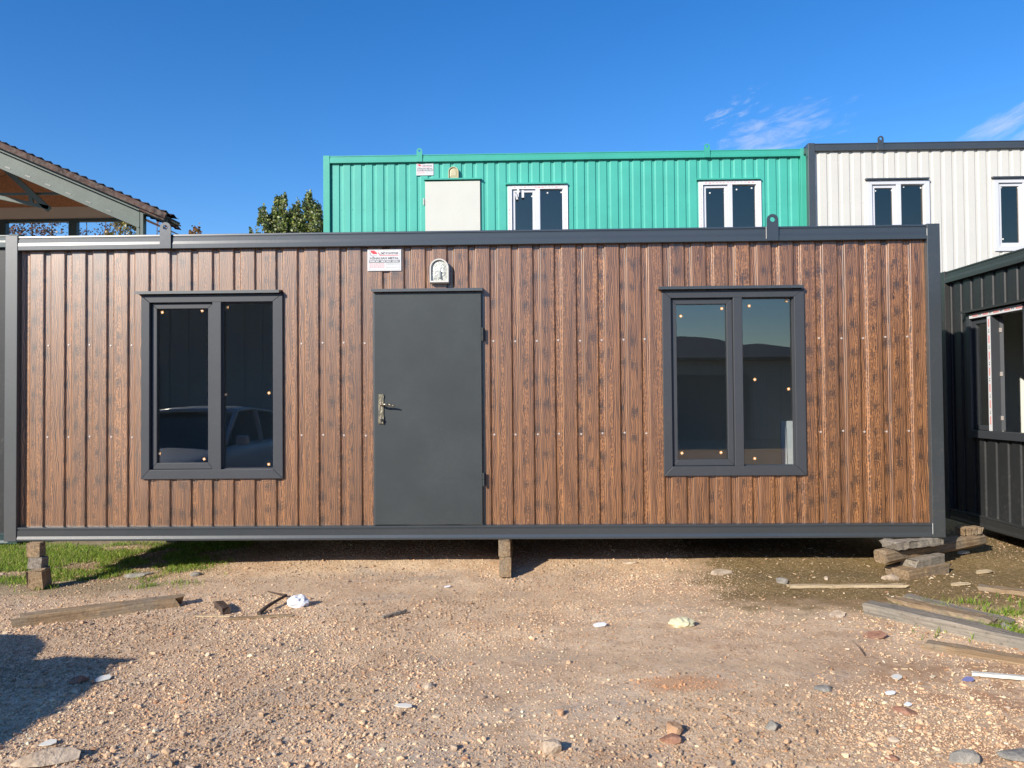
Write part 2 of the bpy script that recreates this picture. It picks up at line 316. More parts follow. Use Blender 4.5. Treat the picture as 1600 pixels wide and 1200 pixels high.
M['foam'] = plain('yellowed foam', (0.66, 0.62, 0.40), 0.9, var=0.3)
M['plaster'] = plain('white shard', (0.62, 0.60, 0.54), 0.7)
M['bluep'] = plain('blue plastic', (0.16, 0.17, 0.34), 0.4)

# ------------------------------------------------------------------ ground
def ground():
    xs = np.concatenate([[-6000, -2500, -900, -300, -120, -60, -35, -22, -15, -11, -8.5], np.arange(-7.0, 7.001, 0.026), [8.5, 11, 15, 22, 35, 60, 120, 300, 900, 2500, 6000]])
    ys = np.concatenate([[-6000, -2500, -900, -300, -120, -60, -30, -18, -12, -8, -5, -3, -1.5, 0, 1, 1.8], np.arange(2.4, 8.8, 0.026), [9.5, 11, 13, 16, 20, 26, 40, 80, 200, 600, 2000, 6000]])
    X, Y = np.meshgrid(xs, ys); Z = ground_z(X, Y); nx, ny = len(xs), len(ys)
    v = np.stack([X, Y, Z], -1).reshape(-1, 3)
    i = np.arange(nx-1)[None, :] + (np.arange(ny-1)*nx)[:, None]
    f = np.stack([i, i+1, i+1+nx, i+nx], -1).reshape(-1, 4)
    me = bpy.data.meshes.new('ground'); me.vertices.add(len(v)); me.vertices.foreach_set('co', v.ravel())
    me.loops.add(f.size); me.loops.foreach_set('vertex_index', f.ravel().astype(np.int32)); me.polygons.add(len(f)); me.polygons.foreach_set('loop_start', np.arange(0, f.size, 4, dtype=np.int32))
    me.update(); me.polygons.foreach_set('use_smooth', [True]*len(f))
    o = bpy.data.objects.new('ground', me); COL.objects.link(o); o['kind'] = 'structure'
    g = G('gravelly soil'); p = g.obj; x, y, z = g.sep(p)
    n1 = g.noise(p, 0.9, 5, 0.6); n2 = g.noise(p, 5, 5, 0.6); n3 = g.noise(p, 42, 6, 0.7); n4 = g.noise(p, 150, 3, 0.6)
    c = g.ramp(n2, [(0.30, (0.51, 0.34, 0.205)), (0.50, (0.66, 0.475, 0.305)), (0.70, (0.73, 0.56, 0.38))])
    c = g.mix(g.math('MULTIPLY', g.rng(n1, 0.50, 0.60), 0.45), c, (0.42, 0.245, 0.14))
    gn = g.noise(g.scale(p, (0.7, 1.3, 1)), 1.6, 4, 0.6)
    c = g.mix(g.math('MULTIPLY', g.rng(gn, 0.54, 0.7), 0.6), c, (0.40, 0.34, 0.28))
    v = g.vor(p, 62, 1.0, '3D', 'all'); vc = g.sep(v['Color'])
    c = g.mix(g.math('MULTIPLY', g.rng(vc[0], 0.55, 0.95), 0.55), c, (0.70, 0.55, 0.40))
    c = g.mix(g.math('MULTIPLY', g.rng(vc[1], 0.7, 1.0), 0.5), c, (0.28, 0.20, 0.15))
    c = g.mix(g.math('MULTIPLY', g.rng(n3, 0.55, 0.7), 0.30), c, (0.24, 0.15, 0.09))
    # damp mossy earth on the right, along and beside the long unit
    mm = g.math('ADD', g.rng(x, 0.4, 2.6), g.math('MULTIPLY', g.math('SUBTRACT', n2, 0.5), 0.9))
    yy = g.math('ADD', y, g.math('MULTIPLY', g.math('SUBTRACT', n2, 0.5), 1.4))
    moss = g.math('MULTIPLY', g.rng(mm, 0.25, 0.6), g.rng(g.math('ADD', yy, g.math('MULTIPLY', x, 0.10)), 5.35, 6.05))
    mc = g.mix(g.rng(n3, 0.4, 0.62), (0.125, 0.085, 0.028), (0.26, 0.185, 0.085))
    c = g.mix(g.math('MULTIPLY', moss, 0.92), c, mc)
    # soil under the grass at the far left
    gl = g.math('MULTIPLY', g.rng(g.math('ADD', x, g.math('MULTIPLY', g.math('SUBTRACT', n2, 0.5), 1.4)), -2.5, -3.4), g.rng(yy, 5.9, 6.4))
    c = g.mix(g.math('MULTIPLY', gl, 0.6), c, (0.17, 0.15, 0.075))
    # reddish earth at the right front
    rr = g.math('MULTIPLY', g.rng(x, 1.3, 2.2), g.rng(n2, 0.42, 0.6)); rr = g.math('MULTIPLY', rr, g.rng(y, 4.9, 4.2))
    c = g.mix(g.math('MULTIPLY', rr, 0.7), c, (0.36, 0.17, 0.08))
    ex_ = g.math('ADD', g.math('POWER', g.math('ABSOLUTE', g.math('DIVIDE', g.math('SUBTRACT', x, 0.80), 0.30)), 2.0), g.math('POWER', g.math('ABSOLUTE', g.math('DIVIDE', g.math('SUBTRACT', y, 4.06), 0.13)), 2.0))
    c = g.mix(g.math('MULTIPLY', g.rng(g.math('ADD', ex_, g.math('MULTIPLY', n3, 1.2)), 1.7, 0.7), 0.8), c, (0.52, 0.30, 0.165))
    # faint wheel tracks crossing the yard
    tw = g.math('ADD', y, g.math('ADD', g.math('MULTIPLY', x, 0.10), g.math('MULTIPLY', n1, 0.5)))
    tr_ = g.math('MAXIMUM', g.rng(g.math('ABSOLUTE', g.math('SUBTRACT', tw, 4.75)), 0.20, 0.05), g.rng(g.math('ABSOLUTE', g.math('SUBTRACT', tw, 6.15)), 0.20, 0.05))
    c = g.mix(g.math('MULTIPLY', g.math('MULTIPLY', tr_, g.rng(n2, 0.35, 0.6)), 0.35), c, (0.40, 0.26, 0.15))
    g.bump(g.math('ADD', n3, g.math('MULTIPLY', n4, 0.5)), 0.7, 0.010)
    me.materials.append(g.put(color=c, rough=0.95, spec=0.15))
ground()

# ------------------------------------------------------------------ gravel
def ico():
    t = (1+5**.5)/2
    v = np.array([(-1,t,0),(1,t,0),(-1,-t,0),(1,-t,0),(0,-1,t),(0,1,t),(0,-1,-t),(0,1,-t),(t,0,-1),(t,0,1),(-t,0,-1),(-t,0,1)], float); v /= np.linalg.norm(v[0])
    f = np.array([(0,11,5),(0,5,1),(0,1,7),(0,7,10),(0,10,11),(1,5,9),(5,11,4),(11,10,2),(10,7,6),(7,1,8),(3,9,4),(3,4,2),(3,2,6),(3,6,8),(3,8,9),(4,9,5),(2,4,11),(6,2,10),(8,6,7),(9,8,1)])
    return v, f
IV0, IF0 = ico()
def np_mesh(name, v, f, mat, col=None, smooth=False):
    me = bpy.data.meshes.new(name); k = f.shape[1]
    me.vertices.add(len(v)); me.vertices.foreach_set('co', v.astype(np.float32).ravel())
    me.loops.add(f.size); me.loops.foreach_set('vertex_index', f.ravel().astype(np.int32)); me.polygons.add(len(f)); me.polygons.foreach_set('loop_start', np.arange(0, f.size, k, dtype=np.int32))
    me.update()
    me.polygons.foreach_set('use_smooth', [smooth]*len(f))
    if col is not None:
        at = me.color_attributes.new('tint', 'FLOAT_COLOR', 'POINT'); at.data.foreach_set('color', np.concatenate([col, np.ones((len(col), 1))], 1).astype(np.float32).ravel())
    me.materials.append(mat); o = bpy.data.objects.new(name, me); COL.objects.link(o)
    return o
def stones(n, smin, smax, xr, yr, dens, name, label, flat=0.65, pal=None, pw=None, cube=False, ex=2.3):
    IV, IF = (np.array([(a, b, c) for a in (-.62, .62) for b in (-.62, .62) for c in (-.62, .62)]), np.array([(0,1,3,2),(4,6,7,5),(0,4,5,1),(2,3,7,6),(0,2,6,4),(1,5,7,3)])) if cube else (IV0, IF0); nv = len(IV)
    # rejection sample a density field, more at the front
    x = rng.uniform(*xr, n*4); y = rng.uniform(yr[0], yr[1], n*4)
    k = (np.abs(x + 0.02*y) < 0.69*y+0.25) & (rng.random(n*4) < dens(x, y)); x = x[k][:n]; y = y[k][:n]; n = len(x)
    s = smin*(smax/smin)**(rng.random(n)**ex)
    base = IV[None]*(1+rng.uniform(-0.32, 0.25, (n, nv, 1)))*(1+(rng.uniform(-.25, .25, (n, nv, 3)) if cube else 0))
    sc = np.stack([rng.uniform(0.7, 1.35, n), rng.uniform(0.6, 1.0, n), rng.uniform(0.35, flat+0.25, n)], 1)
    P = base*sc[:, None, :]
    a = rng.uniform(0, 6.283, n); tx = rng.normal(0, 0.25, n)
    ct, st = np.cos(tx), np.sin(tx); yy = P[..., 1]*ct[:, None]-P[..., 2]*st[:, None]; zz = P[..., 1]*st[:, None]+P[..., 2]*ct[:, None]
    ca, sa = np.cos(a), np.sin(a); xx = P[..., 0]*ca[:, None]-yy*sa[:, None]; yy = P[..., 0]*sa[:, None]+yy*ca[:, None]
    P = np.stack([xx, yy, zz], -1)*(s/2)[:, None, None]
    P += np.stack([x, y, ground_z(x, y)+s*0.5*sc[:, 2]*0.55], 1)[:, None, :]
    F = (IF[None] + (np.arange(n)*nv)[:, None, None]).reshape(-1, IF.shape[1])
    pal = np.array(pal); ci = rng.choice(len(pal), n, p=pw); c = pal[ci]*rng.uniform(0.66, 1.16, (n, 1)); soil = (0.82+0.32*sst(0.38, 0.62, fbm(x*1.1, y*1.1, 51.0)))[:, None]; c = c*soil
    moss = sst(1.0, 2.4, x)*sst(5.3, 5.9, y); c = c*(1-moss[:, None]*0.35)
    orange = (((x-0.80)/0.32)**2+((y-4.06)/0.13)**2 < rng.uniform(0.3, 1.1, n)); c = np.where(orange[:, None], np.array([[0.60, 0.34, 0.19]])*rng.uniform(.7, 1.1, (n, 1)), c)
    c = np.repeat(np.clip(c, 0, 0.80), nv, 0)
    g = G(name+' stone'); at = g.N.new('ShaderNodeAttribute'); at.attribute_name = 'tint'; nn = g.noise(g.obj, 120, 4, 0.6); g.bump(nn, 0.5, 0.004)
    mt = g.put(color=g.mix(0.35, at.outputs['Color'], g.mix(nn, (0.2, 0.16, 0.12), (0.9, 0.8, 0.65)), 'OVERLAY'), rough=0.9, spec=0.2)
    o = np_mesh(name, P.reshape(-1, 3), F, mt, c); tag(o, kind='stuff', label=label, cat='gravel')
    return o
PAL = [(0.66, 0.48, 0.32), (0.71, 0.55, 0.385), (0.58, 0.40, 0.26), (0.47, 0.385, 0.30), (0.61, 0.415, 0.27), (0.76, 0.64, 0.48), (0.36, 0.27, 0.20), (0.58, 0.34, 0.205)]
PW = [0.26, 0.17, 0.17, 0.13, 0.14, 0.03, 0.06, 0.04]
def dn(x, y):
    d = 0.30 + 0.5*sst(0.40, 0.62, fbm(x*0.8, y*0.8, 21.0)) + 0.35*sst(3.9, 3.0, y)
    tk = y+0.10*x+0.25; d = d*(1-0.55*np.maximum(sst(0.22, 0.05, np.abs(tk-4.75)), sst(0.22, 0.05, np.abs(tk-6.15))))
    d = d*(1-0.75*sst(0.3, 0.9, x)*sst(2.6, 2.0, x)*sst(3.7, 4.2, y)*sst(6.4, 5.6, y))
    d = d + 0.35*sst(0.0, -1.5, x)*sst(6.0, 4.8, y)
    return np.clip(d*(1-0.80*sst(0.9, 2.2, x)*sst(5.2, 5.8, y)), 0, 1)
stones(150000, 0.004, 0.012, (-6, 6), (2.5, 8.2), dn, 'grit', 'fine angular grit over the whole yard', pal=PAL, pw=PW, cube=True, ex=1.3)
stones(52000, 0.007, 0.022, (-6, 6), (2.5, 8.2), dn, 'gravel', 'pale tan gravel scattered over the whole yard', pal=PAL, pw=PW)
stones(4200, 0.018, 0.042, (-6, 6), (2.5, 7.9), lambda x, y: dn(x, y)**2*(0.35+0.65*sst(4.4, 3.2, y)), 'coarse_gravel', 'coarse broken stones lying among the finer gravel', flat=0.55, pal=PAL, pw=PW)
# pale chips of bark and splinters on the mossy side
def chips(n):
    x = rng.uniform(1.3, 5.2, n*3); y = rng.uniform(3.2, 7.6, n*3)
    d = sst(0.42, 0.60, fbm(x*2.2, y*2.2, 33.0))*sst(1.3, 2.6, x)*(0.35+0.65*sst(6.9, 5.9, y))
    k = rng.random(n*3) < d; x = x[k][:n]; y = y[k][:n]; n = len(x)
    l = rng.uniform(0.006, 0.026, n); w = l*rng.uniform(0.2, 0.6, n); t = np.minimum(w, 0.006); a = rng.normal(0.0, 0.9, n)
    cube = np.array([(sx, sy, sz) for sx in (-.5, .5) for sy in (-.5, .5) for sz in (-.5, .5)])
    P = cube[None]*np.stack([l, w, t], 1)[:, None, :]*(1+rng.uniform(-.25, .25, (n, 8, 3)))
    tl = rng.normal(0, 0.25, n); P[..., 2] += P[..., 0]*tl[:, None]
    X = P[..., 0]*np.cos(a)[:, None]-P[..., 1]*np.sin(a)[:, None]; Y = P[..., 0]*np.sin(a)[:, None]+P[..., 1]*np.cos(a)[:, None]
    P = np.stack([X+x[:, None], Y+y[:, None], P[..., 2]+(ground_z(x, y)+0.006)[:, None]], -1)
    q = np.array([(0,1,3,2),(4,6,7,5),(0,4,5,1),(2,3,7,6),(0,2,6,4),(1,5,7,3)])
    F = (q[None]+(np.arange(n)*8)[:, None, None]).reshape(-1, 4)
    pal = np.array([(0.66, 0.51, 0.33), (0.56, 0.39, 0.23), (0.74, 0.64, 0.48), (0.42, 0.24, 0.13)]); c = np.repeat(pal[rng.choice(4, n, p=[.4, .3, .15, .15])]*rng.uniform(.8, 1.1, (n, 1)), 8, 0)
    g = G('wood chip'); at = g.N.new('ShaderNodeAttribute'); at.attribute_name = 'tint'
    tag(np_mesh('wood_chips', P.reshape(-1, 3), F, g.put(color=at.outputs['Color'], rough=0.9, spec=0.2), c), 'pale wood chips and splinters strewn over the damp earth on the right', 'wood chips', kind='stuff')
chips(1200)
# grass
def grass(name, label, n, field, xr, yr, hmin, hmax, cols):
    x = rng.uniform(*xr, n*6); y = rng.uniform(*yr, n*6); k = rng.random(n*6) < field(x, y); x = x[k][:n]; y = y[k][:n]; n = len(x)
    h = rng.uniform(hmin, hmax, n); a = rng.uniform(0, 6.283, n); w = rng.uniform(0.0015, 0.004, n); b = rng.normal(0, 0.45, (n, 2))*h[:, None]
    z = ground_z(x, y)-0.002; dx, dy = np.cos(a)*w, np.sin(a)*w
    P = np.stack([np.stack([x-dx, y-dy, z], 1), np.stack([x+dx, y+dy, z], 1), np.stack([x+b[:, 0]*.35+dx*.7, y+b[:, 1]*.35+dy*.7, z+h*.6], 1), np.stack([x+b[:, 0]*.35-dx*.7, y+b[:, 1]*.35-dy*.7, z+h*.6], 1), np.stack([x+b[:, 0], y+b[:, 1], z+h], 1)], 1)
    i = (np.arange(n)*5)[:, None]; F = np.concatenate([i+np.array([[0, 1, 2]]), i+np.array([[0, 2, 3]]), i+np.array([[3, 2, 4]])])
    c = np.repeat(np.array(cols)[rng.integers(0, len(cols), n)]*rng.uniform(.7, 1.25, (n, 1)), 5, 0)
    g = G(name+' blade'); at = g.N.new('ShaderNodeAttribute'); at.attribute_name = 'tint'; g.L.new(at.outputs['Color'], g.b.inputs['Base Color'])
    tr = g.N.new('ShaderNodeBsdfTranslucent'); g.L.new(at.outputs['Color'], tr.inputs[0]); ms = g.N.new('ShaderNodeMixShader'); ms.inputs[0].default_value = 0.4
    g.b.inputs['Roughness'].default_value = 0.7; g.L.new(g.b.outputs[0], ms.inputs[1]); g.L.new(tr.outputs[0], ms.inputs[2]); g.L.new(ms.outputs[0], g.N['Material Output'].inputs[0])
    tag(np_mesh(name, P.reshape(-1, 3), F, g.m, c), label, 'grass', kind='stuff')
GC = [(0.20, 0.34, 0.03), (0.30, 0.44, 0.05), (0.14, 0.24, 0.03), (0.42, 0.44, 0.10)]
def gf_left(x, y):
    m = sst(-2.55, -3.3, x)*sst(6.15, 6.45, y + 0.5*(fbm(x*2, y*2, 3.)-.5))*sst(8.6, 7.8, y)
    return np.clip(m*sst(0.45, 0.58, fbm(x*3.2, y*3.2, 44.0)+0.08*sst(6.4, 6.9, y))*1.2, 0, 1)
grass('grass', 'bright short grass along the left end of the long timber effect unit', 26000, gf_left, (-6.2, -2.5), (5.7, 8.6), 0.018, 0.05, GC)
def gf_right(x, y):
    d = np.exp(-(((x-3.05)/.28)**2+((y-4.98)/.16)**2)) + 0.75*np.exp(-(((x-3.35)/.45)**2+((y-5.45)/.16)**2)) + 0.35*np.exp(-(((x-2.95)/.2)**2+((y-5.5)/.12)**2))
    return np.clip(d*1.1, 0, 1)*sst(0.30, 0.5, fbm(x*6, y*6, 17.0))
grass('grass_tuft', 'grass tufts beside the grey boards at the right', 7000, gf_right, (2.3, 4.2), (4.4, 6.1), 0.02, 0.06, GC)

# ------------------------------------------------------------------ container units
PITCH = 0.1822; CROWN = 0.117; SL = 0.011; VAL = PITCH-CROWN-2*SL; RD = 0.0155
def rib_profile(x0, x1, phase, pitch=PITCH):
    """points (x, depth); a crown ends at phase + k*pitch; deeper = valley"""
    cr = pitch*CROWN/PITCH; sl = SL*pitch/PITCH; va = pitch-cr-2*sl
    pts = []; k = math.floor((x0-phase)/pitch)-1
    while phase+k*pitch < x1+pitch:
        e = phase+k*pitch; q = []
        corners = [(e-cr-sl, RD, va*0.5, sl, -1), (e-cr, 0.0, sl, cr, 1), (e, 0.0, cr, sl, 1), (e+sl, RD, sl, va*0.5, -1)]
        ring = [(e-cr-sl-va/2, RD), (e-cr-sl, RD), (e-cr, 0.0), (e, 0.0), (e+sl, RD), (e+sl+va/2, RD)]
        for j in range(1, 5):
            A, B, C = Vector(ring[j-1]), Vector(ring[j]), Vector(ring[j+1]); ra = min(0.0055, (A-B).length*0.42, (C-B).length*0.42)
            P0 = B+(A-B).normalized()*ra; P1 = B+(C-B).normalized()*ra
            for t in (0, 0.25, 0.5, 0.75, 1): w = P0*(1-t)**2+B*2*t*(1-t)+P1*t*t; q.append((w.x, w.y))
        pts += q; k += 1
    out = []
    def at(x):
        for (a, da), (b, db) in zip(pts, pts[1:]):
            if a <= x <= b: return da+(db-da)*(x-a)/max(b-a, 1e-9)
        return 0.0
    out.append((x0, at(x0))); out += [p for p in pts if x0 < p[0] < x1]; out.append((x1, at(x1)))
    return out, at
def sheet_wall(length, z0, z1, y, phase, openings=(), pitch=PITCH):
    prof, at = rib_profile(0.0, length, phase, pitch)
    xs = {round(p[0], 5): p[1] for p in prof}
    for o in openings:
        for x in (o[0], o[1]): xs[round(x, 5)] = at(x)
    P = sorted(xs.items()); mb = MB()
    for (xa, da), (xb, db) in zip(P, P[1:]):
        xm = (xa+xb)/2; spans = [(z0, z1)]
        for o in openings:
            if o[0] < xm < o[1]:
                ns = []
                for a, b in spans:
                    if o[2] > a: ns.append((a, min(b, o[2])))
                    if o[3] < b: ns.append((max(a, o[3]), b))
                spans = ns
        for a, b in spans:
            if b-a < 1e-4: continue
            ks = max(1, int((b-a)/0.6)); 
            mb.add([(xa, y+da, a), (xb, y+db, a), (xb, y+db, b), (xa, y+da, b)], [(0, 1, 2, 3)])
    return mb
def sheet_obj(mb, name, mat, parent):
    o = mb.build(name, mat, parent, fixn=False); bm = bmesh.new(); bm.from_mesh(o.data); bmesh.ops.remove_doubles(bm, verts=bm.verts, dist=1e-5)
    for f in bm.faces: f.smooth = True
    bm.to_mesh(o.data); bm.free(); w = o.modifiers.new('weighted', 'WEIGHTED_NORMAL'); w.mode = 'FACE_AREA'; w.weight = 100; return o
def rail_profile(top, h, tilt, dp=0.10):
    """(y,z) cross-section of a roll-formed rail whose outer face is at y=0; tilt = depth of the slanted strip below the top"""
    z = top
    return [(0.014, z), (0.001, z-0.004), (0.0, z-0.017), (0.007, z-0.020), (0.007, z-0.026), (0.0, z-0.030), (0.0, z-tilt), (-0.0055, z-tilt-0.024), (-0.0055, z-h+0.003), (-0.002, z-h), (dp, z-h), (dp, z)]
def frame_ring(mb, x0, x1, z0, z1, wl, wr, wb, wt, yf, yb):
    """four mitred profile bars"""
    o = [(x0, z0), (x1, z0), (x1, z1), (x0, z1)]; i = [(x0+wl, z0+wb), (x1-wr, z0+wb), (x1-wr, z1-wt), (x0+wl, z1-wt)]
    for k in range(4):
        a, b = o[k], o[(k+1) % 4]; c, d = i[(k+1) % 4], i[k]
        cx = sum(p[0] for p in (a, b, c, d))/4; cz = sum(p[1] for p in (a, b, c, d))/4
        q = [(cx+(p[0]-cx)*0.9992, cz+(p[1]-cz)*0.9992) for p in (a, b, c, d)]
        mb.prism(q, 'y', yf, yb)
def text_mesh(txt, size, x, y, z, mat, name, parent, shear=0.0, width=None, bold=0.0):
    cu = bpy.data.curves.new(name, 'FONT'); cu.body = txt; cu.size = size; cu.extrude = 0.0006; cu.shear = shear; cu.offset = bold; cu.resolution_u = 3
    t = bpy.data.objects.new(name, cu); COL.objects.link(t)
    bpy.context.view_layer.update(); dg = bpy.context.evaluated_depsgraph_get(); me = bpy.data.meshes.new_from_object(t.evaluated_get(dg))
    bpy.data.objects.remove(t); xs = [v.co.x for v in me.vertices]; w = max(xs)-min(xs); k = (width/w) if width else 1.0; mn = min(xs)
    for v in me.vertices: v.co = Vector(((v.co.x-mn)*k+x, y-v.co.z, v.co.y+z))
    me.materials.clear(); me.materials.append(mat); o = bpy.data.objects.new(name, me); COL.objects.link(o); o.parent = parent
    return o
def make_window(root, x0, x1, z0, z1, mf, mg, mpad, frame_mat_cap, pads_l=(), pads_r=(), fw=0.080, mull=None, film=False, cap_ext=(0.033, 0.018), simple=False, name='window'):
    YF = 0.016
    fl, fr_, fb, ft = fw*0.9, fw*1.05, fw, fw*0.81; w = MB(); frame_ring(w, x0, x1, z0, z1, fl, fr_, fb, ft, YF, 0.095)
    mc = mull if mull else (x0+x1)/2; mw = 0.0375;
    w.box(mc-mw, mc+mw, YF+0.001, 0.094, z0+fb-0.001, z1-ft+0.001)
    wo = w.build(name, mf, root, bevel=0.0035)
    s = MB(); sx0, sx1, sz0, sz1 = x0+fl+0.004, mc-mw-0.002, z0+fb+0.003, z1-ft-0.004
    frame_ring(s, sx0, sx1, sz0, sz1, 0.046, 0.046, 0.052, 0.046, YF+0.030, 0.088); s.build('sash', mf, wo, bevel=0.003)
    gl = (sx0+0.046, sx1-0.046, sz0+0.052, sz1-0.046); gr = (mc+mw, x1-fr_, z0+fb, z1-ft)
    for q in (gl, gr):
        p = MB(); p.box(q[0]-0.004, q[1]+0.004, 0.072, 0.078, q[2]-0.004, q[3]+0.004); p.build('pane', mg, wo)
    bd = MB(); bw = 0.009
    frame_ring(bd, gr[0]-0.001, gr[1]+0.001, gr[2]-0.001, gr[3]+0.001, bw, bw, bw, bw, YF+0.030, 0.074); bd.build('glazing_bead', mf, wo)
    for (px, pz) in list(pads_l)+list(pads_r):
        a = random.uniform(-0.7, 0.7); rot = Matrix.Rotation(a, 3, 'Y')
        p = MB(); p.box(px-0.011, px+0.011, 0.068, 0.0715, pz-0.011, pz+0.011, rot); p.m = 1; p.box(px-0.0055, px+0.0055, 0.0668, 0.0682, pz-0.0055, pz+0.0055, rot)
        p.build('glass_pad', [mpad, M['padw']], wo)
    c = MB(); c.prism([(-0.024, z1+0.004), (-0.024, z1+0.028), (0.062, z1+0.040), (0.062, z1+0.012), (-0.020, z1+0.006)], 'x', x0-cap_ext[0], x1-cap_ext[1]); c.build('drip_cap', frame_mat_cap, wo)
    if film:
        f = MB(); f.m = 0; fr = random.Random(int(x0*100))
        f.box(x0+0.004, x0+fw*0.8, YF-0.0015, YF-0.0005, z0+0.02, z1-0.02); f.box(x1-fw*0.8, x1-0.004, YF-0.0015, YF-0.0005, z0+0.02, z1-0.02); f.box(x0+fw*0.8+0.002, x1-fw*0.8-0.002, YF-0.0015, YF-0.0005, z1-0.066, z1-0.006)
        f.m = 1
        for k in range(26):
            zz = z0+0.06+k*(z1-z0-0.16)/26; xx = x0+0.035+fr.uniform(-.008, .008); f.box(xx-0.006, xx+0.006, YF-0.0025, YF-0.0016, zz, zz+fr.uniform(.015, .035))
            xx = x1-0.035+fr.uniform(-.008, .008); f.box(xx-0.005, xx+0.005, YF-0.0025, YF-0.0016, zz, zz+fr.uniform(.01, .035))
        for k in range(14):
            xx = x0+0.1+k*(x1-x0-0.2)/14; f.box(xx, xx+fr.uniform(.02, .05), YF-0.0025, YF-0.0016, z1-0.045+fr.uniform(-.006, .006), z1-0.030)
        f.build('protective_film', [M['film'], M['pink']], wo, fixn=False)
    return wo
def make_lug(root, x, H, mat, rail_h=0.125):
    pts = []; w = 0.047; top = H+0.048
    for k in range(13):
        t = math.pi*k/12; pts.append((x+w*math.cos(t), top+w*math.sin(t)))
    pts += [(x-w, H-rail_h-0.002), (x+w, H-rail_h-0.002)]
    hole = [(x+0.021*math.cos(2*math.pi*k/16), top+0.002+0.021*math.sin(2*math.pi*k/16)) for k in range(16)]
    # plate with a hole: bridge outer and inner loops
    bm = bmesh.new()
    def ring(y): return [bm.verts.new((p[0], y, p[1])) for p in pts], [bm.verts.new((p[0], y, p[1])) for p in hole]
    yf, yb = -0.018, -0.0065
    (of, hf), (ob, hb) = ring(yf), ring(yb)
    for o, h in ((of, hf), (ob, hb)):
        es = [bm.edges.new((o[i], o[(i+1) % len(o)])) for i in range(len(o))] + [bm.edges.new((h[i], h[(i+1) % len(h)])) for i in range(len(h))]
        bmesh.ops.triangle_fill(bm, use_beauty=True, edges=es)
    for a, b in ((of, ob), (hf, hb)):
        for i in range(len(a)): bm.faces.new((a[i], a[(i+1) % len(a)], b[(i+1) % len(b)], b[i]))
    bmesh.ops.recalc_face_normals(bm, faces=bm.faces)
    me = bpy.data.meshes.new('lifting_lug'); bm.to_mesh(me); bm.free(); me.materials.append(mat)
    o = bpy.data.objects.new('lifting_lug', me); COL.objects.link(o); o.parent = root
    return o
def make_sign(root, x0, x1, z0, z1, rich=True):
    w, h = x1-x0, z1-z0; Y = 0.030
    p = MB(); p.box(x0, x1, Y, Y+0.006, z0, z1); s = p.build('name_plate', M['signw'], root, bevel=0.001)
    fr = MB(); frame_ring(fr, x0+0.012, x1-0.012, z0+0.008, z1-0.004, 0.0015, 0.0015, 0.0015, 0.0015, Y-0.001, Y-0.0002); fr.build('border', M['lgrey'], s)
    u = lambda a: x0+w*a
    v = lambda b: z1-h*b
    lg = MB()
    def poly(pts, d=0.0012): lg.prism([(u(a), v(b)) for a, b in pts], 'y', Y-d, Y-0.0002)
    lg.m = 0; poly([(0.08, 0.05), (0.20, 0.05), (0.27, 0.13), (0.29, 0.20), (0.17, 0.21), (0.11, 0.14)]); poly([(0.30, 0.13), (0.33, 0.14), (0.385, 0.265), (0.37, 0.285)]); poly([(0.37, 0.265), (0.92, 0.265), (0.92, 0.285), (0.365, 0.285)])
    lg.m = 1; poly([(0.06, 0.14), (0.075, 0.14), (0.115, 0.285), (0.10, 0.285)]); poly([(0.10, 0.285), (0.28, 0.285), (0.28, 0.298), (0.10, 0.298)])
    poly([(0.05, 0.50), (0.95, 0.50), (0.95, 0.61), (0.05, 0.61)])
    lg.build('logo', [M['red'], M['grey']], s)
    text_mesh('ZMİT KONTEYNER', h*0.14, u(0.385), Y-0.0006, v(0.225), M['grey'], 'lettering', s, width=w*0.53, bold=0.0004)
    text_mesh('NİHALSAN METAL', h*0.14, u(0.07), Y-0.0006, v(0.455), M['grey'], 'lettering', s, width=w*0.86, bold=0.0008)
    sm = MB(); fr2 = random.Random(5)
    sm.m = 0
    for a, b in ((0.07, 0.22), (0.245, 0.34), (0.40, 0.53), (0.56, 0.70), (0.745, 0.92)):
        x = a
        while x < b:
            dx = fr2.uniform(0.015, 0.03); sm.prism([(u(x), v(0.525)), (u(min(x+dx, b)), v(0.525)), (u(min(x+dx, b)), v(0.585)), (u(x), v(0.585))], 'y', Y-0.0022, Y-0.0013); x += dx+0.006
    for r in range(4):
        b0 = 0.645+r*0.058
        for a0, a1, mi in ((0.07, 0.50, 1), (0.55, 0.92, 2)):
            x = a0; sm.m = mi
            if mi == 2 and r == 2: continue
            while x < a1:
                dx = fr2.uniform(0.02, 0.06); sm.prism([(u(x), v(b0)), (u(min(x+dx, a1)), v(b0)), (u(min(x+dx, a1)), v(b0+0.026)), (u(x), v(b0+0.026))], 'y', Y-0.001, Y-0.0002); x += dx+0.018
    sm.build('small_print', [M['signw'], M['pink'], M['lgrey']], s)
    return s
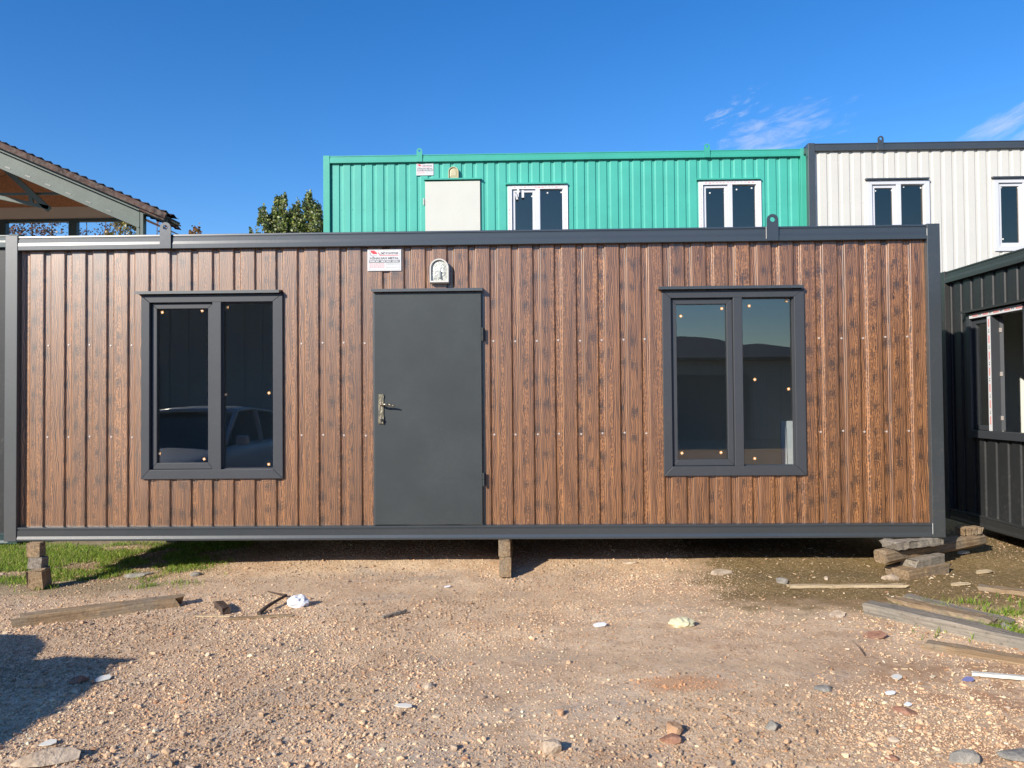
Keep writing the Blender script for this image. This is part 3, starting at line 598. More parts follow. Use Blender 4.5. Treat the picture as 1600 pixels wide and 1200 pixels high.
def make_lamp(root, x, z0, z1, w, yellow=False):
    Y0, Y1 = -0.020, 0.045; h = z1-z0; r = w/2
    def outline(k, zz): 
        rr = r*k; pts = [(x+rr*math.cos(math.pi*i/14), z1-r+rr*math.sin(math.pi*i/14)) for i in range(15)]
        return pts + [(x-rr, z0+zz), (x+rr, z0+zz)]
    b = MB(); b.prism(outline(1.0, 0), 'y', 0.012, Y1); o = b.build('wall_lamp', M['lampo' if yellow else 'lampb'], root, bevel=0.003)
    # rim
    rim = MB(); po, pi = outline(1.0, 0.0), outline(0.80, 0.024); n = len(po)
    vs = [(p[0], 0.012, p[1]) for p in po]+[(p[0]*1.0, Y0, x and p[1]) for p in outline(0.955, 0.007)]+[(p[0], Y0, p[1]) for p in outline(0.84, 0.020)]+[(p[0], 0.006, p[1]) for p in pi]
    fs = [(r_*n+i, r_*n+(i+1) % n, (r_+1)*n+(i+1) % n, (r_+1)*n+i) for r_ in range(3) for i in range(n)]
    rim.add(vs, fs); rim.build('lamp_rim', M['lampo' if yellow else 'lampb'], o, smooth=False)
    l = MB(); po = outline(0.81, 0.022); c = outline(0.45, 0.07); n = len(po)
    l.add([(p[0], 0.004, p[1]) for p in po]+[(p[0], -0.010, p[1]) for p in c], [(i, (i+1) % n, n+(i+1) % n, n+i) for i in range(n)]+[tuple(range(n, 2*n))])
    l.build('lamp_lens', M['lampo'] if yellow else M['lens'], o)
    if not yellow:
        bl = MB(); bl.cyl((x+0.005, -0.012, z0+0.045), (x+0.005, -0.012, z0+0.10), 0.012, 0.016, 10); bl.build('bulb', M['lgrey'], o)
    return o
def container(name, label, group, loc, rz, Wd, H, D, mf, ms, windows=(), door=None, lugs=(), phase=-0.0, pitch=PITCH, mrail=None, screws=None, sign=None, lamp=None, mwin=None, mcap=None, inside=True, paint_chip=False, lining=None, rail_h=0.125, post=0.107, custom=None, glassm=None, mpad=None):
    root = empty(name, loc, rz); tag(root, label, 'container house', group); mrail = mrail or mf; lining = lining or M['inside']; ym = 0.040
    for (x0, x1, y0, y1) in ((0, post, -0.008, post), (Wd-post, Wd, -0.008, post), (0, post, D-post, D), (Wd-post, Wd, D-post, D)):
        p = MB(); p.box(x0, x1, y0, y1, 0, H); p.build('corner_post', mf, root, bevel=0.004)
    for top, tilt, nm in ((H-0.003, 0.062, 'top_rail'), (0.119, 0.078, 'bottom_rail')):
        h = rail_h if nm == 'top_rail' else 0.118
        p = MB(); p.prism(rail_profile(top, h, tilt), 'x', post+0.002, Wd-post-0.002); p.build(nm, mrail, root)
        p = MB(); p.prism([(D-a, b) for a, b in rail_profile(top, h, tilt)], 'x', post+0.002, Wd-post-0.002); p.build(nm, mrail, root)
        for s in (0, 1):
            p = MB(); p.prism([((a if s == 0 else Wd-a), b) for a, b in rail_profile(top, h, tilt)], 'y', post+0.002, D-post-0.002); p.build(nm, mrail, root)
    za, zb = 0.10, H-0.10
    ops = [(w['x0']+0.02, w['x1']-0.02, w['z0']+0.02, w['z1']-0.02) for w in windows]
    if door: ops.append((door['x0']+0.02, door['x1']-0.02, 0.0, door['z1']-0.02))
    fp = sheet_wall(Wd-0.04, za, zb, ym, phase-0.02, [(o[0]-0.02, o[1]-0.02, o[2], o[3]) for o in ops], pitch); fp = sheet_obj(fp, 'wall_panel', ms, root); fp.location = (0.02, 0, 0)
    # back and sides
    o = sheet_obj(sheet_wall(Wd-0.04, za, zb, 0.04, 0.05, (), pitch), 'wall_panel', ms, root); o.rotation_euler = (0, 0, math.pi); o.location = (Wd-0.02, D, 0)
    for s in (0, 1):
        o = sheet_obj(sheet_wall(D-0.04, za, zb, 0.04, 0.07, (), pitch), 'side_panel', ms, root)
        o.rotation_euler = (0, 0, -math.pi/2 if s == 0 else math.pi/2); o.location = (0, D-0.02, 0) if s == 0 else (Wd, 0.02, 0)
    r = MB(); r.box(post*0.6, Wd-post*0.6, 0.03, D-0.03, H-0.045, H-0.012); r.build('roof', ms if ms is not M['wood'] else mf, root)
    f = MB(); f.box(0.11, Wd-0.11, 0.09, D-0.09, 0.03, 0.085); f.build('floor', M['floor'], root)
    if inside:
        li = MB(); li.box(0.11, Wd-0.11, D-0.115, D-0.10, 0.086, H-0.06); li.box(0.085, 0.10, 0.09, D-0.116, 0.086, H-0.06); li.box(Wd-0.10, Wd-0.085, 0.09, D-0.116, 0.086, H-0.06); li.box(0.11, Wd-0.11, 0.09, D-0.12, H-0.075, H-0.062)
        # front lining, in strips round the openings
        xs = [0.11]
        for o in sorted(ops): 
            li.box(xs[-1]+0.001, o[0]-0.001, 0.078, 0.089, 0.086, H-0.08); li.box(o[0], o[1], 0.078, 0.089, o[3], H-0.08)
            if o[2] > 0.1: li.box(o[0], o[1], 0.078, 0.089, 0.086, o[2])
            xs.append(o[1])
        li.box(xs[-1]+0.001, Wd-0.11, 0.078, 0.089, 0.086, H-0.08)
        li.build('interior_lining', lining, root)
    for w in windows:
        if w.get('custom'): w['custom'](root, w); continue
        make_window(root, w['x0'], w['x1'], w['z0'], w['z1'], mwin, glassm or M['glass'], mpad or M['pad'], mcap or mf, w.get('pl', ()), w.get('pr', ()), film=w.get('film', False), mull=w.get('mull'), fw=w.get('fw', 0.08))
    if door:
        x0, x1, z0, z1 = door['x0'], door['x1'], 0.121, door['z1']; left_h = door.get('hinge', 'right')
        jm = MB(); jm.box(x0-0.004, x0+0.010, 0.022, 0.085, z0, z1); jm.box(x1-0.012, x1+0.002, 0.030, 0.085, z0, z1); jm.box(x0+0.010, x1-0.012, 0.022, 0.085, z1-0.012, z1); 
        d = MB(); d.box(x0+0.012, x1-0.020, 0.004, 0.046, z0+0.004, z1-0.014); do = d.build('door', door['mat'], root, bevel=0.003)
        jm.build('door_frame', door.get('fmat', mf), do)
        c = MB(); c.prism([(-0.030, z1+0.006), (-0.030, z1+0.030), (0.062, z1+0.042), (0.062, z1+0.014), (-0.026, z1+0.008)], 'x', x0-0.008, x1-0.006); c.build('drip_cap', mcap or mf, do)
        for hz in door.get('hinges', ()):
            hx = x1-0.009 if left_h == 'right' else x0-0.012
            h = MB(); h.cyl((hx, -0.002, hz-0.055), (hx, -0.002, hz-0.002), 0.0095, n=12); h.cyl((hx, -0.002, hz+0.001), (hx, -0.002, hz+0.055), 0.0095, n=12)
            h.box(hx-0.002, hx+0.022, 0.012, 0.018, hz-0.05, hz+0.05) if left_h == 'right' else h.box(hx-0.002, hx+0.015, -0.002, 0.003, hz-0.05, hz+0.05)
            h.build('hinge', door['mat'], do)
        if door.get('handle'):
            hx, hz = door['handle']; b = MB(); b.box(hx-0.021, hx+0.021, -0.006, 0.0035, hz-0.125, hz+0.125); b.box(hx-0.024, hx+0.024, -0.009, -0.0065, hz+0.095, hz+0.118); b.box(hx-0.024, hx+0.024, -0.009, -0.0065, hz+0.035, hz+0.045); b.box(hx-0.024, hx+0.024, -0.010, -0.0065, hz-0.118, hz-0.055)
            b.cyl((hx, -0.022, hz-0.085), (hx, -0.006, hz-0.085), 0.013, n=14); b.cyl((hx+0.002, -0.013, hz-0.112), (hx+0.002, -0.006, hz-0.112), 0.006, n=10); b.build('handle_plate', M['brass'], do, bevel=0.0015)
            l = MB(); lz = hz+0.040
            l.tube([(hx, -0.006, lz), (hx, -0.045, lz), (hx+0.02, -0.056, lz-0.001), (hx+0.07, -0.058, lz-0.002), (hx+0.105, -0.056, lz-0.008), (hx+0.125, -0.050, lz-0.017)], [0.010, 0.009, 0.009, 0.008, 0.007, 0.005], 10); l.build('lever_handle', M['brass'], do, smooth=True)
            k = MB(); k.cyl((hx+0.008, -0.028, hz-0.09), (hx+0.008, -0.022, hz-0.09), 0.010, n=10); k.box(hx+0.006, hx+0.010, -0.026, -0.022, hz-0.118, hz-0.098); k.build('key', M['black'], do)
    for x in lugs: make_lug(root, x, H, mrail)
    if sign: make_sign(root, *sign)
    if lamp: make_lamp(root, *lamp)
    if screws:
        proto = MB(); proto.cyl((0, -0.004, 0), (0, 0, 0), 0.0075, 0.0095, 8); po = proto.build('screw', screws['mat'], root, fixn=True)
        first = True; k = math.floor((screws['x0']-phase)/pitch)
        cr = pitch*CROWN/PITCH; sl = SL*pitch/PITCH; va = pitch-cr-2*sl; cnt = 0
        for z in screws['z']:
            k = math.ceil((0.15-phase)/pitch)
            while phase+k*pitch+sl+va*0.5 < Wd-0.15:
                x = phase+k*pitch+sl+va*0.5; k += 1
                if any(o[0]-0.05 < x < o[1]+0.05 and o[2]-0.03 < z < o[3]+0.03 for o in ops): continue
                if not (screws['x0'] <= x <= screws['x1']): continue
                c = po if first else po.copy()
                if not first: COL.objects.link(c); c.parent = root
                c.location = (x+random.uniform(-.004, .004), ym+RD-0.0002, z+random.uniform(-.006, .006)); first = False; cnt += 1
    if paint_chip:
        for x, z0, z1 in paint_chip:
            s = MB(); s.box(x-0.002, x+0.002, -0.0095, -0.0078, z0, z1); s.build('paint_chip', M['pchip'], root)  # thin pale strips standing for chipped paint at the frame joints
    return root
# local x = X+4.456, local z = Z-.337
pad = lambda L_: [(x+4.456, z-.337) for x, z in L_]
PX = pad([(-3.138, 2.276), (-2.793, 2.286), (-3.161, 1.067), (-2.776, 1.018)])
PR = pad([(-2.577, 2.313), (-2.589, 1.567), (-2.218, 1.577), (-2.221, 0.97)])
P2 = pad([(1.286, 2.196), (1.631, 2.256), (1.281, 1.041), (1.608, 1.044)])
P3 = pad([(1.861, 2.276), (2.175, 2.317), (1.899, 1.655), (2.180, 1.573), (1.889, 0.992)])
OX, OZ = 4.456, 0.337
main = container('container_house', 'long container house in printed wood cladding with charcoal frame and door, nearest the camera', None, (-4.456, 6.434, 0.337), 0, 7.877, 2.6, 2.4, M['anth'], M['wood'],
    windows=[dict(x0=-3.296+OX, x1=-2.084+OX, z0=0.853-OZ, z1=2.418-OZ, mull=-2.648+OX, pl=PX, pr=PR), dict(x0=1.122+OX, x1=2.303+OX, z0=0.854-OZ, z1=2.408-OZ, mull=1.750+OX, pl=P2, pr=P3)],
    door=dict(x0=-1.312+OX, x1=-0.378+OX, z1=2.412-OZ, mat=M['door'], hinges=(2.055-OZ, 0.838-OZ), handle=(-1.245+OX, 1.432-OZ)),
    lugs=(-3.073+OX, 2.041+OX), phase=-4.154+OX, mrail=M['anth_rail'], screws=dict(mat=M['screw'], z=(1.998-OZ, 1.213-OZ), x0=0.0, x1=7.9), sign=(-1.361+OX, -1.074+OX, 2.603-OZ, 2.785-OZ), lamp=(-0.747+OX, 2.487-OZ, 2.697-OZ, 0.165),
    mwin=M['pvc'], mcap=M['anth'], paint_chip=[(7.877-0.107, 2.50, 2.56), (7.877-0.107, 0.03, 0.12), (1.992+OX-0.003, 2.49, 2.59)])

# green stacked units (upper one shows over the roof of the near unit)
GX, GZ = -3.357, 2.95
wpads = lambda a, b: [(a, b)]
grn = container('green_container', 'green container house with cream door, upper one of its stack behind the wood clad unit', 'stacked site units behind', (GX, 12.5, GZ), 0, 7.906, 2.6, 2.4, M['greenf'], M['green'],
    windows=[dict(x0=-0.324-GX, x1=0.663-GX, z0=5.02-1.57-GZ, z1=5.02-GZ, film=True, pl=[(0.075-GX, 4.845-GZ), (0.15-GX+0.0, 4.80-GZ)], pr=[(0.33-GX, 4.90-GZ), (0.555-GX, 4.905-GZ)]),
             dict(x0=2.794-GX, x1=3.807-GX, z0=5.048-1.57-GZ, z1=5.048-GZ, film=True, pl=[(2.985-GX, 4.86-GZ), (3.225-GX, 4.865-GZ)], pr=[(3.42-GX, 4.91-GZ), (3.665-GX, 4.93-GZ)])],
    door=dict(x0=-1.69-GX, x1=-0.755-GX, z1=5.11-GZ, mat=M['doorw'], hinges=(4.766-GZ, 3.6-GZ), hinge='left', handle=(-0.85-GX, 4.1-GZ)),
    lugs=(-1.766-GX, 2.93-GX), phase=-3.105-GX, pitch=0.1835, sign=(-1.825-GX, -1.541-GX, 5.207-GZ, 5.40-GZ), lamp=(-1.21-GX, 5.12-GZ, 5.335-GZ, 0.175, True), mwin=M['pvcw'], mcap=M['greenf'], mpad=M['padw'], glassm=M['glassd'],
    screws=dict(mat=M['greenf'], z=(4.66-GZ,), x0=0.0, x1=7.9))
film = MB()
for (x, z, w, h, a) in ((-0.155-GX, 4.90-GZ, 0.035, 0.16, 0.1), (-0.18-GX, 4.83-GZ, 0.03, 0.10, -0.3), (-0.075-GX, 4.87-GZ, 0.04, 0.12, 0.0)):
    film.box(x-w/2, x+w/2, -0.004, 0.004, z-h/2, z+h/2, Matrix.Rotation(a, 3, 'Y') @ Matrix.Rotation(0.25, 3, 'X'))
film.build('peeling_film', M['film'], [c for c in grn.children if c.name.startswith('window')][0])
container('charcoal_container', 'charcoal container house under the green one, lower unit of the stack', 'stacked site units behind', (GX, 12.5, 0.34), 0, 7.906, 2.6, 2.4, M['anth'], M['darks'], windows=[dict(x0=3.0, x1=4.0, z0=0.5, z1=2.07)], phase=0.2, pitch=0.1835, mwin=M['pvcw'], glassm=M['glassd'])
WX, WZ = 4.49, 2.965
container('white_container', 'off white container house, upper one of its stack beside the green stack', 'stacked site units behind', (WX, 12.3, WZ), 0, 7.9, 2.6, 2.4, M['anth'], M['cream'],
    windows=[dict(x0=5.43-WX, x1=6.41-WX, z0=3.45-WZ, z1=4.955-WZ, pl=[(5.575-WX, 4.80-WZ), (5.835-WX, 4.805-WZ)], pr=[(6.025-WX, 4.86-WZ), (6.295-WX, 4.84-WZ)]),
             dict(x0=7.423-WX, x1=8.40-WX, z0=3.80-WZ, z1=4.955-WZ, pl=[(7.565-WX, 4.83-WZ), (7.83-WX, 4.82-WZ), (7.575-WX, 4.0-WZ)], pr=[(8.0-WX, 4.86-WZ)])],
    lugs=(5.637-WX,), phase=4.975-WX, pitch=0.180, mwin=M['pvcw'], mcap=M['anth'], mpad=M['padw'], glassm=M['glassd'], screws=dict(mat=M['cream'], z=(4.62-WZ, 3.80-WZ), x0=0.0, x1=4.3))
container('white_container', 'off white container house, lower one of its stack behind the dark green unit', 'stacked site units behind', (WX, 12.3, 0.35), 0, 7.9, 2.6, 2.4, M['anth'], M['cream'], windows=[dict(x0=3.0, x1=4.0, z0=0.5, z1=2.07)], phase=0.2, mwin=M['pvcw'], glassm=M['glassd'])
# dark unit on the right, side-on, with an open window
def open_window(root, w):
    x0, x1, z0, z1 = w['x0'], w['x1'], w['z0'], w['z1']; YF = 0.0; mc = x0+0.385; mw = 0.030
    f = MB(); frame_ring(f, x0, x1, z0, z1, 0.062, 0.062, 0.075, 0.062, YF, 0.085); wo = f.build('window', M['pvc'], root, bevel=0.003)
    m = MB(); m.box(mc-mw, mc+mw, YF+0.001, 0.09, z0+0.075, z1-0.062); m.build('mullion', M['pvc'], wo, bevel=0.002)
    s = MB(); frame_ring(s, x0+0.07, mc-mw, z0+0.08, z1-0.068, 0.045, 0.045, 0.045, 0.045, 0.03, 0.075); s.build('sash', M['pvc'], wo, bevel=0.002)
    p = MB(); p.box(x0+0.11, mc-mw-0.04, 0.050, 0.056, z0+0.12, z1-0.11); p.build('pane', M['glass'], wo)
    # casement swung inwards, hinged on the mullion
    sw = x1-0.062-mc-mw; c = MB(); frame_ring(c, 0, sw, z0+0.08, z1-0.068, 0.05, 0.05, 0.05, 0.05, -0.025, 0.03); co = c.build('open_sash', M['pvc'], wo, bevel=0.002); co.location = (mc+mw+0.004, 0.09, 0); co.rotation_euler = (0, 0, math.radians(151))
    c = MB(); c.box(0.048, sw-0.048, 0.0, 0.006, z0+0.128, z1-0.116); po = c.build('pane', M['glass'], wo); po.location = co.location; po.rotation_euler = co.rotation_euler
    for zz in (z0+0.2, (z0+z1)/2, z1-0.2):
        h = MB(); h.box(mc+mw+0.004, mc+mw+0.014, 0.075, 0.096, zz-0.02, zz+0.02); h.build('sash_hinge', M['screw'], wo)
    fl = MB(); fl.m = 0; fl.box(mc-mw+0.004, mc+mw-0.004, YF-0.001, YF-0.0002, z0+0.078, z1-0.064); fl.box(x0+0.064, x1-0.066, YF-0.001, YF-0.0002, z1-0.056, z1-0.010); fl.m = 1; fr = random.Random(2)
    for k in range(7):
        zz = z0+0.14+k*0.155; fl.box(mc-0.008, mc+0.010, YF-0.002, YF-0.0011, zz, zz+0.075)
    for k in range(5):
        xx = x0+0.12+k*0.17; fl.box(xx, xx+0.09, YF-0.002, YF-0.0011, z1-0.042, z1-0.026)
    fl.m = 2
    for k in range(6):
        zz = z0+0.24+k*0.155; fl.box(mc-0.005, mc+0.006, YF-0.002, YF-0.0011, zz, zz+0.012); fl.box(mc-0.005, mc+0.006, YF-0.002, YF-0.0011, zz+0.022, zz+0.030)
    for k in range(4):
        xx = x0+0.225+k*0.17; fl.box(xx, xx+0.014, YF-0.002, YF-0.0011, z1-0.038, z1-0.030); fl.box(xx+0.024, xx+0.036, YF-0.002, YF-0.0011, z1-0.038, z1-0.030)
    fl.build('protective_film', [M['film'], M['pink'], M['black']], wo, fixn=False)
    c = MB(); c.prism([(-0.045, z1+0.004), (-0.045, z1+0.026), (0.062, z1+0.038), (0.062, z1+0.010), (-0.041, z1+0.006)], 'x', x0-0.03, x1+0.02); c.build('drip_cap', M['darkf'], wo)
RY = 8.27
container('dark_container', 'dark grey green container house at right edge, side-on with its window open', None, (4.39, RY, 0.216), -math.pi/2, 7.0, 2.6, 2.4, M['darkf'], M['darks'],
    windows=[dict(x0=RY-7.80, x1=RY-6.85, z0=1.09-0.216, z1=2.325-0.216, custom=open_window)], phase=RY-7.60, pitch=0.1822, lining=M['insidew'])
# neighbour on the left edge
container('teal_container', 'grey container house with teal frame at the left edge behind the corner post', None, (-11.6, 8.3, -0.03), 0, 6.0, 3.4, 2.4, M['teal'], M['darks'], phase=0.2, rail_h=0.14)
# white board leaning inside the near unit
b = MB(); b.box(0, 0.36, 0, 0.03, 0, 0.86, Matrix.Rotation(-0.05, 3, 'X'), (0, 0, 0)); b.box(0.02, 0.045, -0.012, 0.0, 0.02, 0.80, Matrix.Rotation(-0.05, 3, 'X'), (0, 0, 0))
o = b.build('white_board', M['paper'], None, bevel=0.004); o.location = (2.335, 7.15, 0.425); tag(o, 'white panel standing inside, seen through the right window', 'panel')

# ------------------------------------------------------------------ timbers, blocks and debris
def timber(name, label, cat, p0, p1, w, h, mat, rough=0.006, group=None, roll=0.0, seg=14, lift=None, ends=0.012, round_=0.0, taper=1.0, top=None):
    """a board/beam from p0 to p1 (centre of its underside), with uneven edges"""
    p0 = Vector(p0); p1 = Vector(p1); Ln = (p1-p0).length; r = random.Random(hash((round(p0.x, 2), round(p0.y, 2))) & 0xffff)
    vs = []; fs = []; ring = []
    n = 8
    for i in range(seg+1):
        t = i/seg; x = (t-0.5)*Ln; ww = w*(1+(taper-1)*t)/2; hh = h/2
        c = 0.12*min(ww, hh) if not round_ else round_*min(ww, hh)
        sec = [(-ww+c, -hh), (ww-c, -hh), (ww, -hh+c), (ww, hh-c), (ww-c, hh), (-ww+c, hh), (-ww, hh-c), (-ww, -hh+c)]
        for (a, b) in sec:
            ex = r.uniform(-ends, ends) if i in (0, seg) else 0
            vs.append((x+ex, a+r.uniform(-rough, rough)*0.6, b+hh+r.uniform(-rough, rough)*0.5))
    for i in range(seg):
        for k in range(n): fs.append((i*n+k, i*n+(k+1) % n, (i+1)*n+(k+1) % n, (i+1)*n+k))
    fs += [tuple(range(n-1, -1, -1)), tuple(range(seg*n, seg*n+n))]
    mb = MB(); mb.add(vs, fs); o = mb.build(name, mat)
    d = (p1-p0).normalized(); o.rotation_euler = (roll, -math.asin(max(-1, min(1, d.z))), math.atan2(d.y, d.x)); o.location = (p0+p1)/2
    tag(o, label, cat, group); return o
G1 = 'support blocks under the left corner'; G2 = 'support blocks under the middle'; G3 = 'timber crib under the right corner'
def up(x, y, dz=0.0): return (x, y, gz(x, y)+dz)
yl = 6.37
timber('timber_block', 'weathered timber block, topmost of the three under the left corner', 'timber block', (-4.168, yl, 0.214), (-4.168, yl+0.085, 0.214), 0.108, 0.119, M['timber'], group=G1)
timber('timber_block', 'darker timber block, middle of the three under the left corner', 'timber block', (-4.148, yl-0.005, 0.118), (-4.148, yl+0.085, 0.118), 0.112, 0.094, M['timberg'], group=G1)
timber('timber_block', 'squared timber block on the grass, lowest of the three under the left corner', 'timber block', (-4.115, yl-0.05, -0.045), (-4.125, yl+0.085, -0.03), 0.122, 0.160, M['timber'], group=G1)
timber('timber_block', 'worn timber block, upper of the two under the middle', 'timber block', (-0.218, 6.40, 0.200), (-0.218, 7.15, 0.200), 0.094, 0.136, M['timber'], group=G2)
timber('timber_block', 'timber block resting on the gravel, lower of the two under the middle', 'timber block', (-0.212, 6.38, 0.035), (-0.212, 7.12, 0.035), 0.098, 0.160, M['timber'], group=G2)
timber('timber_board', 'short thick board right under the charcoal corner, topmost of the crib', 'board', (2.93, 6.36, 0.262), (3.40, 6.55, 0.272), 0.17, 0.062, M['timberg'], rough=0.012, group=G3, ends=0.03)
timber('timber_beam', 'long beam with a rounded pale end lying crosswise through the crib', 'beam', (2.84, 6.33, 0.148), (4.03, 7.02, 0.168), 0.13, 0.105, M['timber'], rough=0.008, group=G3, ends=0.03, round_=0.45)
timber('timber_offcut', 'small offcut lying on the far end of the crosswise beam', 'offcut', (3.80, 6.90, 0.275), (4.00, 6.98, 0.275), 0.10, 0.062, M['timber'], rough=0.010, group=G3, ends=0.02)
timber('timber_block', 'short block under the crosswise beam, second from the bottom of the crib', 'timber block', (3.10, 6.40, 0.098), (3.41, 6.56, 0.118), 0.15, 0.072, M['timberg'], group=G3, ends=0.025, rough=0.004)
timber('timber_block', 'wide block on the damp earth, bottom of the crib', 'timber block', (2.99, 6.36, -0.005), (3.42, 6.58, 0.01), 0.22, 0.108, M['timber'], group=G3, rough=0.004, ends=0.02)
timber('timber_block', 'thick timber block hidden in shade under the left rear corner', 'timber block', (-3.9, 8.3, -0.02), (-3.9, 8.75, -0.02), 0.12, 0.355, M['timberg'], group='rear support blocks')
timber('timber_block', 'thick timber block hidden in shade under the right rear corner', 'timber block', (3.1, 8.3, 0.03), (3.1, 8.75, 0.03), 0.12, 0.305, M['timberg'], group='rear support blocks')
timber('timber_beam', 'squared brown beam lying on gravel at lower left, cut obliquely', 'beam', up(-3.56, 5.27, -0.012), up(-2.60, 5.66, -0.012), 0.11, 0.085, M['timber'], rough=0.006, ends=0.04)
timber('timber_lath', 'thin pale lath on the mossy earth in front of the crib', 'lath', up(2.02, 6.06, 0.008), up(2.90, 6.06, 0.008), 0.048, 0.022, M['timberl'], rough=0.005, ends=0.03)
timber('timber_board', 'weathered board end entering the right edge near the crib', 'board', up(3.44, 6.00, 0.0), up(4.3, 5.45, 0.0), 0.10, 0.035, M['timber'], rough=0.006, ends=0.02)
GB = 'grey boards lying together at the right'
timber('timber_beam', 'long grey squared beam, longest of the boards at right', 'beam', up(2.34, 5.38, -0.01), up(3.18, 4.32, -0.01), 0.115, 0.085, M['timberg'], rough=0.006, ends=0.03, group=GB)
timber('timber_beam', 'paler beam nearest the camera among the boards at right', 'beam', up(2.36, 4.66, -0.015), up(3.25, 3.98, -0.015), 0.075, 0.06, M['timber'], rough=0.006, ends=0.03, group=GB)
timber('timber_board', 'flat bluish grey board behind the long grey beam', 'board', up(2.46, 5.52, 0.002), up(2.86, 4.98, 0.006), 0.12, 0.03, M['timberg'], rough=0.006, ends=0.04, group=GB)
timber('timber_board', 'broken brownish board with a slanted end behind the long grey beam', 'board', up(2.62, 5.60, 0.012), up(2.99, 5.06, 0.018), 0.10, 0.035, M['timber'], rough=0.008, ends=0.05, group=GB)
timber('timber_board', 'rearmost flat board of the pile at right, half buried', 'board', up(2.78, 5.72, 0.0), up(3.12, 5.12, 0.0), 0.11, 0.028, M['timberg'], rough=0.008, ends=0.05, group=GB)
timber('timber_lath', 'thin white batten poking in from the right edge near the front', 'lath', up(2.36, 4.19, 0.006), up(2.80, 4.06, 0.006), 0.03, 0.018, M['plaster'], rough=0.003)
timber('timber_lath', 'slim splinter lying left of the bark piece', 'lath', up(-2.33, 5.31, 0.004), up(-2.08, 5.29, 0.004), 0.014, 0.010, M['timberl'], rough=0.002)
timber('timber_lath', 'thin brown stick on the gravel below the forked twig', 'lath', up(-2.06, 5.24, 0.004), up(-1.66, 5.33, 0.004), 0.03, 0.014, M['timber'], rough=0.004)
timber('bark_piece', 'dark chunk of bark standing askew left of the forked twig', 'bark', up(-2.27, 5.56, 0.0), up(-2.13, 5.36, 0.004), 0.05, 0.045, M['twig'], rough=0.012)
timber('wood_splinter', 'brown splinter on bare gravel left of the middle blocks', 'splinter', up(-1.01, 5.25, 0.004), up(-0.87, 5.385, 0.012), 0.022, 0.016, M['timberg'], rough=0.003)
def twig(label, pts, r0):
    mb = MB(); P = [Vector((x, y, gz(x, y)+h)) for x, y, h in pts]; mb.tube(P, [r0*(1-0.7*i/(len(P)-1)) for i in range(len(P))], 7)
    return tag(mb.build('twig', M['twig'], None), label, 'twig')
twig('crooked dark twig on the gravel left of the crumpled paper', [(-1.90, 5.35, 0.01), (-1.88, 5.46, 0.03), (-1.86, 5.62, 0.04), (-1.83, 5.74, 0.045), (-1.92, 5.84, 0.03), (-2.06, 6.0, 0.01)], 0.016)
twig('short thin upright twig in the sandy patch at right', [(1.93, 4.50, 0.0), (1.92, 4.56, 0.03), (1.90, 4.62, 0.055)], 0.004)
def rock(name, label, cat, x, y, sx, sy, sz, mat, seed=0, rz=0.0, sink=0.25, sub=2, amp=0.28, group=None):
    bm = bmesh.new(); bmesh.ops.create_icosphere(bm, subdivisions=sub, radius=0.5); r = random.Random(seed); dirs = [Vector((r.gauss(0, 1), r.gauss(0, 1), r.gauss(0, 1))).normalized() for _ in range(9)]; cut = [r.uniform(0.20, 0.40) for _ in dirs]
    for v in bm.verts:
        for d, c in zip(dirs, cut):
            t = v.co.dot(d)
            if t > c: v.co -= d*(t-c)*0.93
        v.co += v.co.normalized()*r.uniform(-0.018, 0.018); v.co = Vector((v.co.x*sx, v.co.y*sy, v.co.z*sz))
    me = bpy.data.meshes.new(name); bm.to_mesh(me); bm.free(); me.materials.append(mat)
    o = bpy.data.objects.new(name, me); COL.objects.link(o); o.location = (x, y, gz(x, y)+sz*(0.42-sink)); o.rotation_euler = (0, 0, rz)
    return tag(o, label, cat, group)
rock('rock', 'pale angular rock at the bottom centre, largest on the front gravel', 'rock', 0.08, 3.31, 0.125, 0.09, 0.09, M['rock'], 3)
rock('rock', 'small upright orange stone up left of the large pale rock', 'rock', 0.135, 3.68, 0.04, 0.04, 0.055, M['rocko'], 5)
rock('rock', 'orange brown pointed stone right of the large pale rock', 'rock', 0.635, 3.49, 0.09, 0.10, 0.10, M['rocko'], 8)
rock('brick_piece', 'reddish brick piece lying just in front of the orange brown stone', 'brick piece', 0.60, 3.40, 0.13, 0.08, 0.055, M['brick'], 9)
rock('rock', 'rounded grey stone at the left end of the thin pale lath', 'rock', 2.01, 6.22, 0.115, 0.09, 0.075, M['rockg'], 12)
rock('rock', 'jagged cream stone in front of the crib of blocks', 'rock', 2.90, 6.30, 0.17, 0.12, 0.08, M['rock'], 14, amp=.4)
rock('rock', 'small stone standing between the grey stone and the jagged cream stone', 'rock', 2.38, 6.28, 0.045, 0.04, 0.045, M['rock'], 15)
rock('rock', 'flat triangular stone at the shadow edge right of the middle blocks', 'rock', 1.60, 6.50, 0.24, 0.13, 0.06, M['rock'], 17, rz=0.3)
rock('rock', 'flat stone slab on the gravel under the shadow line right of the door', 'rock', 0.86, 6.75, 0.16, 0.08, 0.04, M['rock'], 18)
rock('brick_piece', 'round brick lump in the car shadow at left', 'brick piece', -2.44, 4.13, 0.11, 0.09, 0.09, M['brick'], 20)
rock('brick_piece', 'reddish broken brick on the right front gravel', 'brick piece', 1.77, 3.72, 0.14, 0.06, 0.05, M['brick'], 22, rz=-0.3)
rock('brick_piece', 'small brown tile piece at the bottom right', 'brick piece', 1.49, 3.24, 0.085, 0.05, 0.035, M['brick'], 23)
rock('rock', 'pale flat rock half buried at the bottom left edge', 'rock', -2.0, 3.20, 0.34, 0.16, 0.09, M['rock'], 25, rz=0.25)
rock('rock', 'grey angular rock at the bottom right corner', 'rock', 1.78, 3.24, 0.15, 0.09, 0.075, M['rockg'], 27)
